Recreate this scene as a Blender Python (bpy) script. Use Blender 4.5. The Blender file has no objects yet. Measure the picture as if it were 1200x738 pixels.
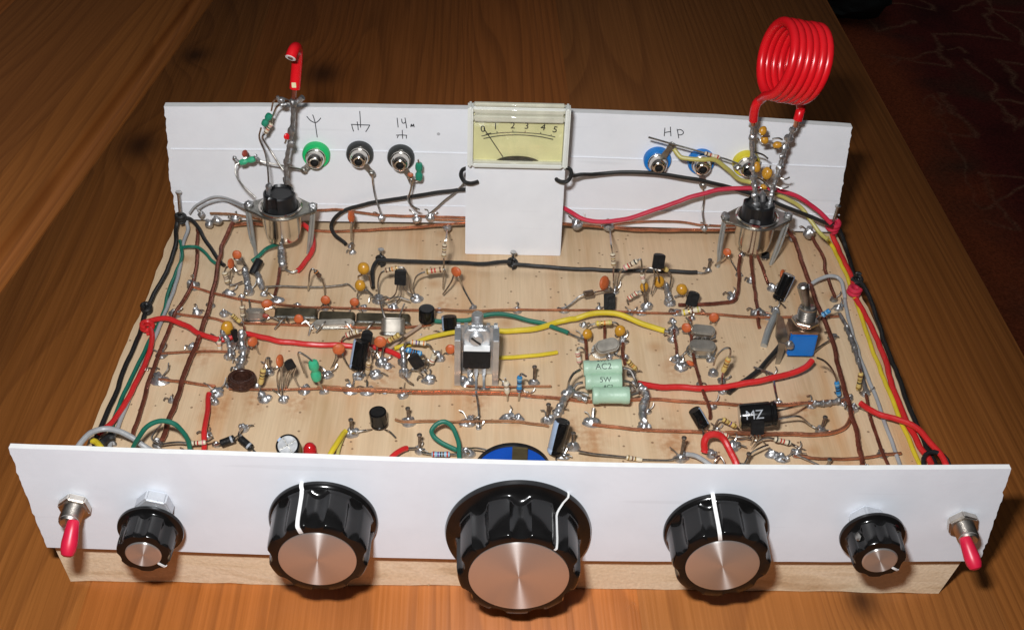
import bpy, bmesh, math, random
from mathutils import Vector, Matrix, noise
random.seed(7)
scene = bpy.context.scene
COL = scene.collection
# ------------------------------------------------------------------ camera, fitted to the photograph (metres)
CAM = Vector((-0.01258812, -0.25043278, 0.28396902))
CR = Vector((0.9994945, -0.00833104, 0.0306812))
CU = Vector((-0.01903987, 0.61599294, 0.78752154))
CF = Vector((0.02546027, 0.78770762, -0.61552294))
FPX = 1416.076
YP, YB = -0.004, 0.1712          # front faces of the front and back panels
TZ = -0.0230                      # table top (the board's upper face is z = 0)

def ray(px, py):
    return (px - 600) / FPX * CR - (py - 369) / FPX * CU + CF
def P(px, py, z=0.0):
    """point at height z (mm) above the board"""
    d = ray(px, py)
    q = CAM + d * ((z * 0.001 - CAM.z) / d.z)
    return S(px, py, 0.1643) if q.y > 0.1650 and z > -5 else q       # nothing on the board stands behind the rear panel
def S(px, py, Y):
    """point on the upright plane y = Y"""
    d = ray(px, py)
    return CAM + d * ((Y - CAM.y) / d.y)
def mm(px, at):
    """size in metres of so many photo pixels at a point"""
    return px * ((at - CAM).dot(CF)) / FPX
def gy(px, py, z=0.0):
    return P(px, py, z).y

cam_data = bpy.data.cameras.new("camera")
cam = bpy.data.objects.new("camera", cam_data)
COL.objects.link(cam)
m = Matrix((CR, CU, -CF)).transposed().to_4x4()
m.translation = CAM
cam.matrix_world = m
cam_data.sensor_width = 36
cam_data.lens = FPX / 1200 * 36
cam_data.clip_start = 0.01
cam_data.clip_end = 50
scene.camera = cam

# ------------------------------------------------------------------ materials
MATS = {}
def nodes(name):
    mt = bpy.data.materials.new(name)
    mt.use_nodes = True
    nt = mt.node_tree
    return mt, nt, nt.nodes['Principled BSDF']
def N(nt, kind, **kw):
    n = nt.nodes.new(kind)
    for k, v in kw.items():
        if k in n.inputs.keys() if hasattr(n.inputs, 'keys') else False:
            n.inputs[k].default_value = v
        else:
            setattr(n, k, v)
    return n
def mat(name, col, rough=0.4, metal=0.0, var=0.12, scale=300, bump=0.0, bscale=900, spec=0.5, coat=0.0, trans=0.0):
    if name in MATS:
        return MATS[name]
    mt, nt, b = nodes(name)
    tc = nt.nodes.new('ShaderNodeTexCoord')
    nz = N(nt, 'ShaderNodeTexNoise', Scale=scale, Detail=4.0)
    nt.links.new(tc.outputs['Object'], nz.inputs['Vector'])
    rp = nt.nodes.new('ShaderNodeValToRGB')
    rp.color_ramp.elements[0].position = 0.3
    rp.color_ramp.elements[1].position = 0.72
    rp.color_ramp.elements[0].color = (*[c * (1 - var) for c in col], 1)
    rp.color_ramp.elements[1].color = (*[min(1, c * (1 + var)) for c in col], 1)
    nt.links.new(nz.outputs['Fac'], rp.inputs['Fac'])
    nt.links.new(rp.outputs['Color'], b.inputs['Base Color'])
    mr = N(nt, 'ShaderNodeMapRange')
    mr.inputs['To Min'].default_value = max(0.02, rough * 0.75)
    mr.inputs['To Max'].default_value = min(1, rough * 1.3)
    nt.links.new(nz.outputs['Fac'], mr.inputs['Value'])
    nt.links.new(mr.outputs['Result'], b.inputs['Roughness'])
    b.inputs['Metallic'].default_value = metal
    b.inputs['Specular IOR Level'].default_value = spec
    b.inputs['Coat Weight'].default_value = coat
    b.inputs['Transmission Weight'].default_value = trans
    if bump:
        n2 = N(nt, 'ShaderNodeTexNoise', Scale=bscale, Detail=3.0)
        nt.links.new(tc.outputs['Object'], n2.inputs['Vector'])
        bp = N(nt, 'ShaderNodeBump')
        bp.inputs['Strength'].default_value = bump
        bp.inputs['Distance'].default_value = 0.0006
        nt.links.new(n2.outputs['Fac'], bp.inputs['Height'])
        nt.links.new(bp.outputs['Normal'], b.inputs['Normal'])
    MATS[name] = mt
    return mt

mat('solder', (0.44, 0.44, 0.445), 0.36, 0.82, 0.30, 500, 0.3, 700)
mat('old_solder', (0.30, 0.295, 0.29), 0.42, 0.8, 0.4, 500, 0.5, 700)
mat('lead', (0.52, 0.49, 0.45), 0.3, 1.0, 0.25, 900)
mat('nail', (0.24, 0.20, 0.17), 0.42, 0.9, 0.3, 900, 0.4)
mat('bright_nail', (0.55, 0.55, 0.54), 0.3, 1.0, 0.2, 900, 0.3)
mat('copper', (0.72, 0.29, 0.16), 0.26, 0.85, 0.35, 160)
mat('dark_copper', (0.22, 0.068, 0.042), 0.26, 0.55, 0.4, 190)
mat('bright_copper', (0.86, 0.42, 0.23), 0.24, 0.85, 0.3, 120)
mat('chrome', (0.72, 0.68, 0.62), 0.16, 1.0, 0.12, 200)
mat('nickel', (0.58, 0.54, 0.49), 0.33, 1.0, 0.15, 300)
mat('dull_metal', (0.40, 0.39, 0.36), 0.38, 1.0, 0.2, 300, 0.2)
mat('alu', (0.60, 0.61, 0.62), 0.42, 0.85, 0.1, 400, 0.15)
mat('can', (0.42, 0.385, 0.33), 0.36, 0.75, 0.2, 250)
mat('black', (0.012, 0.012, 0.013), 0.3, 0, 0.3, 400)
mat('black_gloss', (0.006, 0.0057, 0.0057), 0.15, 0, 0.2, 200, 0, 900, 0.38, 0.1)
mat('chip', (0.014, 0.0135, 0.0135), 0.45, 0, 0.25, 700, 0.3, 900, 0.22)
mat('red', (0.58, 0.022, 0.022), 0.33, 0, 0.12, 60)
mat('pink_red', (0.58, 0.025, 0.06), 0.4, 0, 0.12, 60)
mat('bright_red', (0.68, 0.008, 0.014), 0.26, 0, 0.08, 60)
mat('sleeve_red', (0.60, 0.012, 0.048), 0.36, 0, 0.1, 200)
mat('green', (0.012, 0.145, 0.095), 0.38, 0, 0.15, 100)
mat('yellow', (0.66, 0.50, 0.028), 0.4, 0, 0.12, 100)
mat('dull_yellow', (0.50, 0.44, 0.12), 0.42, 0, 0.12, 100)
mat('grey_wire', (0.36, 0.365, 0.37), 0.4, 0, 0.12, 100)
mat('tan_wire', (0.46, 0.33, 0.24), 0.4, 0, 0.12, 100)
mat('black_wire', (0.014, 0.0135, 0.013), 0.4, 0, 0.2, 100)
mat('disc', (0.53, 0.115, 0.032), 0.45, 0, 0.16, 500, 0.3)
mat('disc_dark', (0.30, 0.05, 0.03), 0.45, 0, 0.2, 500)
mat('drop', (0.56, 0.27, 0.025), 0.3, 0, 0.14, 500)
mat('beige', (0.60, 0.44, 0.27), 0.42, 0, 0.1, 500)
mat('pale', (0.68, 0.58, 0.42), 0.42, 0, 0.1, 500)
mat('straw', (0.60, 0.43, 0.14), 0.42, 0, 0.1, 500)
mat('blue_body', (0.035, 0.22, 0.47), 0.38, 0, 0.12, 500)
mat('light_blue', (0.27, 0.46, 0.58), 0.38, 0, 0.12, 500)
mat('green_body', (0.05, 0.42, 0.22), 0.34, 0, 0.12, 500)
mat('sea_green', (0.02, 0.25, 0.15), 0.34, 0, 0.12, 500)
mat('cement', (0.38, 0.55, 0.41), 0.42, 0, 0.07, 250, 0.25, 700)
mat('band_red', (0.45, 0.03, 0.02), 0.4)
mat('band_brown', (0.12, 0.04, 0.02), 0.4)
mat('band_black', (0.02, 0.018, 0.018), 0.4)
mat('band_gold', (0.42, 0.25, 0.06), 0.3, 0.5)
mat('band_orange', (0.62, 0.20, 0.03), 0.4)
mat('band_pink', (0.62, 0.22, 0.24), 0.4)
mat('band_violet', (0.14, 0.05, 0.22), 0.4)
mat('band_white', (0.75, 0.73, 0.70), 0.4)
mat('stripe', (0.36, 0.46, 0.62), 0.35, 0, 0.1, 300)
mat('cap_top', (0.62, 0.63, 0.64), 0.3, 0.9, 0.12, 400)
mat('glass_diode', (0.09, 0.055, 0.035), 0.12, 0, 0.3, 600, 0, 900, 0.6, 0.6)
mat('brown_coil', (0.055, 0.022, 0.014), 0.28, 0.2, 0.35, 700)
mat('white_plastic', (0.79, 0.825, 0.885), 0.42, 0, 0.02, 60, 0.06, 500)
mat('white_plate', (0.83, 0.845, 0.88), 0.36, 0, 0.02, 60, 0.06, 500)
mat('white_paint', (0.83, 0.83, 0.82), 0.4, 0, 0.04, 300)
mat('white_nut', (0.55, 0.57, 0.60), 0.4, 0.5, 0.06, 300)
mat('print_grey', (0.36, 0.38, 0.41), 0.45, 0, 0.05, 300)
mat('ink', (0.02, 0.02, 0.025), 0.6, 0, 0.2, 300)
mat('dark_ink', (0.05, 0.075, 0.06), 0.6, 0, 0.3, 900)
mat('ring_green', (0.01, 0.50, 0.14), 0.36, 0, 0.08, 200)
mat('ring_black', (0.030, 0.033, 0.033), 0.42, 0, 0.2, 300)
mat('ring_blue', (0.008, 0.18, 0.56), 0.36, 0, 0.1, 200)
mat('ring_yellow', (0.68, 0.58, 0.03), 0.36, 0, 0.08, 200)
mat('blue_plastic', (0.006, 0.16, 0.55), 0.34, 0, 0.07, 200)
mat('deep_blue', (0.010, 0.085, 0.46), 0.35, 0, 0.08, 200)
mat('olive', (0.11, 0.085, 0.04), 0.4, 0.3, 0.2, 300)
mat('dial', (0.80, 0.755, 0.47), 0.5, 0, 0.07, 70)
mat('bezel', (0.74, 0.75, 0.70), 0.2, 0, 0.04, 200, 0.05, 300)
mat('bezel_clear', (0.60, 0.585, 0.47), 0.1, 0, 0.1, 200, 0.1, 300, 0.6)
mat('hub_dark', (0.05, 0.045, 0.04), 0.3, 0.3, 0.3, 500)
mat('bag', (0.010, 0.016, 0.016), 0.7, 0, 0.5, 8)
mat('orange_red', (0.42, 0.12, 0.05), 0.45, 0, 0.2, 400)
mat('hole', (0.02, 0.018, 0.016), 0.6, 0.2)

# clear pane: thin glass that lets light straight through and mirrors a little
mt, nt, b = nodes('pane')
tr = nt.nodes.new('ShaderNodeBsdfTransparent'); tr.inputs[0].default_value = (0.97, 0.97, 0.93, 1)
gl = nt.nodes.new('ShaderNodeBsdfGlossy'); gl.inputs['Roughness'].default_value = 0.05
lw = nt.nodes.new('ShaderNodeFresnel'); lw.inputs[0].default_value = 1.45
mx = nt.nodes.new('ShaderNodeMixShader')
nt.links.new(lw.outputs[0], mx.inputs[0]); nt.links.new(tr.outputs[0], mx.inputs[1]); nt.links.new(gl.outputs[0], mx.inputs[2])
nt.links.new(mx.outputs[0], nt.nodes['Material Output'].inputs[0])
MATS['pane'] = mt

# turned metal faces: grooves run round the object's own Y axis
mt, nt, b = nodes('turned_metal')
b.inputs['Base Color'].default_value = (0.70, 0.68, 0.66, 1)
b.inputs['Metallic'].default_value = 0.82
b.inputs['Roughness'].default_value = 0.32
b.inputs['Anisotropic'].default_value = 0.97; b.inputs['Anisotropic Rotation'].default_value = 0.25
tg = nt.nodes.new('ShaderNodeTangent'); tg.direction_type = 'RADIAL'; tg.axis = 'Y'
nt.links.new(tg.outputs[0], b.inputs['Tangent'])
tc = nt.nodes.new('ShaderNodeTexCoord')
sp = nt.nodes.new('ShaderNodeSeparateXYZ'); nt.links.new(tc.outputs['Object'], sp.inputs[0])
cb = nt.nodes.new('ShaderNodeCombineXYZ'); nt.links.new(sp.outputs[0], cb.inputs[0]); nt.links.new(sp.outputs[2], cb.inputs[1])
ln = nt.nodes.new('ShaderNodeVectorMath'); ln.operation = 'LENGTH'; nt.links.new(cb.outputs[0], ln.inputs[0])
ns = N(nt, 'ShaderNodeTexNoise', Scale=6000.0, Detail=2.0); ns.noise_dimensions = '1D'
nt.links.new(ln.outputs['Value'], ns.inputs['W'])
bp = N(nt, 'ShaderNodeBump'); bp.inputs['Strength'].default_value = 0.12; bp.inputs['Distance'].default_value = 0.0002
nt.links.new(ns.outputs[0], bp.inputs['Height']); nt.links.new(bp.outputs[0], b.inputs['Normal'])
MATS['turned_metal'] = mt

def math_node(nt, op, a, c=None):
    n = nt.nodes.new('ShaderNodeMath'); n.operation = op
    for i, v in enumerate((a, c)):
        if v is None: continue
        if isinstance(v, (int, float)): n.inputs[i].default_value = v
        else: nt.links.new(v, n.inputs[i])
    return n.outputs[0]
def ramp(nt, fac, stops):
    r = nt.nodes.new('ShaderNodeValToRGB')
    el = r.color_ramp.elements
    while len(el) < len(stops): el.new(0.5)
    for e, (p, c) in zip(el, stops):
        e.position = p; e.color = (*c, 1) if len(c) == 3 else c
    nt.links.new(fac, r.inputs[0])
    return r.outputs[0]
def mixc(nt, fac, a, b, mode='MIX'):
    n = nt.nodes.new('ShaderNodeMix'); n.data_type = 'RGBA'; n.blend_type = mode
    for sock, v in ((n.inputs[0], fac), (n.inputs[6], a), (n.inputs[7], b)):
        if isinstance(v, (int, float)): sock.default_value = v
        elif isinstance(v, tuple): sock.default_value = (*v, 1)
        else: nt.links.new(v, sock)
    return n.outputs[2]

def scuff(name):
    mt = MATS[name]; nt = mt.node_tree; b = nt.nodes['Principled BSDF']
    src = b.inputs['Base Color'].links[0].from_socket
    tc = nt.nodes.new('ShaderNodeTexCoord')
    n1 = N(nt, 'ShaderNodeTexNoise', Scale=34.0, Detail=5.0, Roughness=0.65); nt.links.new(tc.outputs['Object'], n1.inputs['Vector'])
    c = mixc(nt, 0.5, src, ramp(nt, n1.outputs['Fac'], [(0.32, (0.90, 0.90, 0.905)), (0.55, (1, 1, 1))]), 'MULTIPLY')
    vo = N(nt, 'ShaderNodeTexVoronoi', Scale=55.0); nt.links.new(tc.outputs['Object'], vo.inputs['Vector'])
    wn = nt.nodes.new('ShaderNodeTexWhiteNoise'); nt.links.new(vo.outputs['Color'], wn.inputs['Vector'])
    dot = math_node(nt, 'MULTIPLY', math_node(nt, 'LESS_THAN', vo.outputs['Distance'], 0.045), math_node(nt, 'GREATER_THAN', wn.outputs['Value'], 0.86))
    c = mixc(nt, math_node(nt, 'MULTIPLY', dot, 0.6), c, (0.2, 0.2, 0.22))
    mp = nt.nodes.new('ShaderNodeMapping'); mp.inputs['Rotation'].default_value = (0.3, 0.9, 0.2); mp.inputs['Scale'].default_value = (14, 300, 300)
    nt.links.new(tc.outputs['Object'], mp.inputs[0])
    v3 = N(nt, 'ShaderNodeTexNoise', Scale=1.0, Detail=1.0); nt.links.new(mp.outputs[0], v3.inputs['Vector'])
    sc = ramp(nt, v3.outputs['Fac'], [(0.70, (0, 0, 0)), (0.74, (1, 1, 1))])
    c = mixc(nt, math_node(nt, 'MULTIPLY', sc, 0.10), c, (0.35, 0.35, 0.38))
    nt.links.new(c, b.inputs['Base Color'])
scuff('white_plastic'); scuff('white_plate')

def table_wood(name, knots, stave=0.06, offset=0.0):
    """stained pine: local Y runs along the grain, local X across the glued staves"""
    mt, nt, b = nodes(name)
    tc = nt.nodes.new('ShaderNodeTexCoord')
    sx = nt.nodes.new('ShaderNodeSeparateXYZ'); nt.links.new(tc.outputs['Object'], sx.inputs[0])
    X, Y = sx.outputs[0], sx.outputs[1]
    lowf = N(nt, 'ShaderNodeTexNoise', Scale=2.2, Detail=1.0); nt.links.new(tc.outputs['Object'], lowf.inputs['Vector'])
    st = math_node(nt, 'FLOOR', math_node(nt, 'DIVIDE', math_node(nt, 'ADD', X, 5 + offset), stave))
    wn = nt.nodes.new('ShaderNodeTexWhiteNoise'); wn.noise_dimensions = '1D'; nt.links.new(st, wn.inputs['W'])
    # ring field: stretched noise, shifted per stave, pushed aside round the knots
    cv = nt.nodes.new('ShaderNodeCombineXYZ')
    nt.links.new(math_node(nt, 'MULTIPLY', X, 16.0), cv.inputs[0])
    nt.links.new(math_node(nt, 'MULTIPLY', Y, 2.0), cv.inputs[1])
    nt.links.new(math_node(nt, 'MULTIPLY', wn.outputs['Value'], 37.0), cv.inputs[2])
    n1 = N(nt, 'ShaderNodeTexNoise', Scale=1.0, Detail=1.5, Roughness=0.4); nt.links.new(cv.outputs[0], n1.inputs['Vector'])
    field = math_node(nt, 'MULTIPLY', n1.outputs['Fac'], 15.0)
    slope = math_node(nt, 'MULTIPLY', math_node(nt, 'FRACT', math_node(nt, 'MULTIPLY', wn.outputs['Value'], 7.3)), 330.0)
    field = math_node(nt, 'ADD', field, math_node(nt, 'MULTIPLY', X, slope))
    spots = None
    for kx, ky, kr in knots:
        c = nt.nodes.new('ShaderNodeCombineXYZ')
        nt.links.new(math_node(nt, 'DIVIDE', math_node(nt, 'SUBTRACT', X, kx), kr), c.inputs[0])
        nt.links.new(math_node(nt, 'DIVIDE', math_node(nt, 'SUBTRACT', Y, ky), kr * 1.5), c.inputs[1])
        l = nt.nodes.new('ShaderNodeVectorMath'); l.operation = 'LENGTH'; nt.links.new(c.outputs[0], l.inputs[0])
        g = math_node(nt, 'POWER', 2.718, math_node(nt, 'MULTIPLY', math_node(nt, 'MULTIPLY', l.outputs['Value'], l.outputs['Value']), -0.35))
        field = math_node(nt, 'ADD', field, math_node(nt, 'MULTIPLY', g, 1.6))
        g2 = math_node(nt, 'POWER', 2.718, math_node(nt, 'MULTIPLY', math_node(nt, 'MULTIPLY', l.outputs['Value'], l.outputs['Value']), -1.4))
        spots = g2 if spots is None else math_node(nt, 'MAXIMUM', spots, g2)
    fr = math_node(nt, 'FRACT', field)
    late = ramp(nt, fr, [(0.0, (0, 0, 0)), (0.5, (0.10, 0.10, 0.10)), (0.80, (0.9, 0.9, 0.9)), (0.90, (1, 1, 1)), (0.97, (0, 0, 0))])
    # fine fibres
    cf = nt.nodes.new('ShaderNodeCombineXYZ')
    nt.links.new(math_node(nt, 'MULTIPLY', X, 900.0), cf.inputs[0]); nt.links.new(math_node(nt, 'MULTIPLY', Y, 14.0), cf.inputs[1])
    nt.links.new(math_node(nt, 'MULTIPLY', wn.outputs['Value'], 11.0), cf.inputs[2])
    nf = N(nt, 'ShaderNodeTexNoise', Scale=1.0, Detail=3.0); nt.links.new(cf.outputs[0], nf.inputs['Vector'])
    base = ramp(nt, wn.outputs['Value'], [(0.0, (0.32, 0.112, 0.028)), (0.3, (0.41, 0.143, 0.032)), (0.55, (0.36, 0.130, 0.032)), (0.8, (0.47, 0.143, 0.029)), (1.0, (0.34, 0.122, 0.030))])
    c1 = mixc(nt, math_node(nt, 'MULTIPLY', late, 0.36), base, (0.17, 0.052, 0.013))
    c2 = mixc(nt, 0.45, c1, ramp(nt, nf.outputs['Fac'], [(0.3, (0.72, 0.68, 0.64)), (0.7, (1.2, 1.2, 1.2))]), 'MULTIPLY')
    c3 = mixc(nt, 0.5, c2, ramp(nt, lowf.outputs['Fac'], [(0.3, (0.7, 0.66, 0.62)), (0.7, (1.25, 1.25, 1.22))]), 'MULTIPLY')
    if spots is not None:
        c3 = mixc(nt, math_node(nt, 'MULTIPLY', spots, 0.85), c3, (0.045, 0.015, 0.006))
    nt.links.new(c3, b.inputs['Base Color'])
    nt.links.new(ramp(nt, nf.outputs['Fac'], [(0.2, (0.28,) * 3), (0.8, (0.46,) * 3)]), b.inputs['Roughness'])
    b.inputs['Coat Weight'].default_value = 0.15; b.inputs['Coat Roughness'].default_value = 0.2
    bp = N(nt, 'ShaderNodeBump'); bp.inputs['Strength'].default_value = 0.25; bp.inputs['Distance'].default_value = 0.0004
    nt.links.new(nf.outputs['Fac'], bp.inputs['Height']); nt.links.new(bp.outputs[0], b.inputs['Normal'])
    return mt

BOARD_C = (-0.001, 0.088)          # middle of the board, the origin of its own coordinates
def board_wood():
    mt, nt, b = nodes('board_wood')
    tc = nt.nodes.new('ShaderNodeTexCoord')
    sx = nt.nodes.new('ShaderNodeSeparateXYZ'); nt.links.new(tc.outputs['Object'], sx.inputs[0])
    X, Y, Z = sx.outputs
    cv = nt.nodes.new('ShaderNodeCombineXYZ')
    nt.links.new(math_node(nt, 'MULTIPLY', X, 70.0), cv.inputs[0]); nt.links.new(math_node(nt, 'MULTIPLY', Y, 4.0), cv.inputs[1]); nt.links.new(math_node(nt, 'MULTIPLY', Z, 60.0), cv.inputs[2])
    n1 = N(nt, 'ShaderNodeTexNoise', Scale=1.0, Detail=4.0, Roughness=0.6); nt.links.new(cv.outputs[0], n1.inputs['Vector'])
    cv2 = nt.nodes.new('ShaderNodeCombineXYZ')
    nt.links.new(math_node(nt, 'MULTIPLY', X, 75.0), cv2.inputs[0]); nt.links.new(math_node(nt, 'MULTIPLY', Y, 7.0), cv2.inputs[1]); cv2.inputs[2].default_value = 4.2
    n2 = N(nt, 'ShaderNodeTexNoise', Scale=1.0, Detail=3.0, Roughness=0.65); nt.links.new(cv2.outputs[0], n2.inputs['Vector'])
    nf = N(nt, 'ShaderNodeTexNoise', Scale=1.0, Detail=2.0)
    cf = nt.nodes.new('ShaderNodeCombineXYZ')
    nt.links.new(math_node(nt, 'MULTIPLY', X, 1500.0), cf.inputs[0]); nt.links.new(math_node(nt, 'MULTIPLY', Y, 60.0), cf.inputs[1]); nt.links.new(math_node(nt, 'MULTIPLY', Z, 800.0), cf.inputs[2])
    nt.links.new(cf.outputs[0], nf.inputs['Vector'])
    base = ramp(nt, n1.outputs['Fac'], [(0.28, (0.54, 0.355, 0.19)), (0.42, (0.68, 0.49, 0.305)), (0.60, (0.73, 0.545, 0.35)), (0.76, (0.57, 0.38, 0.205))])
    streak = ramp(nt, n2.outputs['Fac'], [(0.50, (0, 0, 0)), (0.72, (1, 1, 1))])
    c = mixc(nt, math_node(nt, 'MULTIPLY', streak, 0.85), base, (0.60, 0.345, 0.165))
    c = mixc(nt, 0.22, c, ramp(nt, nf.outputs['Fac'], [(0.3, (0.74, 0.70, 0.66)), (0.65, (1.12, 1.12, 1.12))]), 'MULTIPLY')
    # burnt flux specks and dark dots
    vo = N(nt, 'ShaderNodeTexVoronoi', Scale=270.0); nt.links.new(tc.outputs['Object'], vo.inputs['Vector'])
    wn = nt.nodes.new('ShaderNodeTexWhiteNoise'); nt.links.new(vo.outputs['Color'], wn.inputs['Vector'])
    dot = math_node(nt, 'MULTIPLY', math_node(nt, 'LESS_THAN', vo.outputs['Distance'], 0.125), math_node(nt, 'GREATER_THAN', wn.outputs['Value'], 0.50))
    c = mixc(nt, math_node(nt, 'MULTIPLY', dot, 0.75), c, (0.16, 0.08, 0.04))
    vo2 = N(nt, 'ShaderNodeTexVoronoi', Scale=75.0); nt.links.new(tc.outputs['Object'], vo2.inputs['Vector'])
    wn2 = nt.nodes.new('ShaderNodeTexWhiteNoise'); nt.links.new(vo2.outputs['Color'], wn2.inputs['Vector'])
    d2 = math_node(nt, 'MULTIPLY', ramp(nt, vo2.outputs['Distance'], [(0.0, (1, 1, 1)), (0.32, (0, 0, 0))]), math_node(nt, 'GREATER_THAN', wn2.outputs['Value'], 0.72))
    c = mixc(nt, math_node(nt, 'MULTIPLY', d2, 0.6), c, (0.46, 0.21, 0.07))
    # flux burns soaked into the wood beside some joints
    n5 = N(nt, 'ShaderNodeTexNoise', Scale=420.0, Detail=3.0); nt.links.new(tc.outputs['Object'], n5.inputs['Vector'])
    g = None
    for px, py, rr in ((444, 446, 5.5), (868, 512, 5), (612, 545, 4), (692, 514, 6), (350, 472, 4.5), (256, 474, 5.5), (742, 366, 4.5), (456, 436, 5), (842, 545, 4.5), (792, 432, 4.5), (520, 358, 4), (236, 414, 5), (790, 518, 7), (560, 470, 4.5), (300, 470, 4), (940, 478, 4.5), (330, 360, 4), (670, 505, 5)):
        q = P(px, py, 0); k = rr * 0.0009
        c2 = nt.nodes.new('ShaderNodeCombineXYZ')
        nt.links.new(math_node(nt, 'DIVIDE', math_node(nt, 'SUBTRACT', X, q.x - BOARD_C[0]), k), c2.inputs[0])
        nt.links.new(math_node(nt, 'DIVIDE', math_node(nt, 'SUBTRACT', Y, q.y - BOARD_C[1]), k * 1.6), c2.inputs[1])
        l = nt.nodes.new('ShaderNodeVectorMath'); l.operation = 'LENGTH'; nt.links.new(c2.outputs[0], l.inputs[0])
        v = math_node(nt, 'POWER', 2.718, math_node(nt, 'MULTIPLY', math_node(nt, 'MULTIPLY', l.outputs['Value'], l.outputs['Value']), -0.9))
        g = v if g is None else math_node(nt, 'MAXIMUM', g, v)
    g = math_node(nt, 'MULTIPLY', g, ramp(nt, n5.outputs['Fac'], [(0.35, (0.05,) * 3), (0.62, (0.6,) * 3)]))
    c = mixc(nt, g, c, (0.40, 0.15, 0.045))
    nt.links.new(c, b.inputs['Base Color'])
    b.inputs['Roughness'].default_value = 0.55
    bp = N(nt, 'ShaderNodeBump'); bp.inputs['Strength'].default_value = 0.3; bp.inputs['Distance'].default_value = 0.0003
    nt.links.new(nf.outputs['Fac'], bp.inputs['Height']); nt.links.new(bp.outputs[0], b.inputs['Normal'])
    return mt

def sawn_edge():
    mt, nt, b = nodes('sawn_edge')
    tc = nt.nodes.new('ShaderNodeTexCoord')
    n1 = N(nt, 'ShaderNodeTexNoise', Scale=900.0, Detail=4.0); nt.links.new(tc.outputs['Object'], n1.inputs['Vector'])
    mp = nt.nodes.new('ShaderNodeMapping'); mp.inputs['Scale'].default_value = (28, 28, 110); mp.inputs['Rotation'].default_value = (0, 0.35, 0)
    nt.links.new(tc.outputs['Object'], mp.inputs[0])
    n2 = N(nt, 'ShaderNodeTexNoise', Scale=1.0, Detail=4.0); nt.links.new(mp.outputs[0], n2.inputs['Vector'])
    n2.inputs['Distortion'].default_value = 1.2
    c = ramp(nt, n2.outputs['Fac'], [(0.28, (0.56, 0.39, 0.225)), (0.44, (0.78, 0.61, 0.41)), (0.62, (0.82, 0.66, 0.47)), (0.78, (0.66, 0.48, 0.29))])
    c = mixc(nt, 0.6, c, ramp(nt, n1.outputs['Fac'], [(0.3, (0.86, 0.84, 0.82)), (0.7, (1.12, 1.12, 1.12))]), 'MULTIPLY')
    nt.links.new(c, b.inputs['Base Color']); b.inputs['Roughness'].default_value = 0.8
    bp = N(nt, 'ShaderNodeBump'); bp.inputs['Strength'].default_value = 0.35; bp.inputs['Distance'].default_value = 0.0004
    nt.links.new(n1.outputs['Fac'], bp.inputs['Height']); nt.links.new(bp.outputs[0], b.inputs['Normal'])
    return mt

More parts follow.
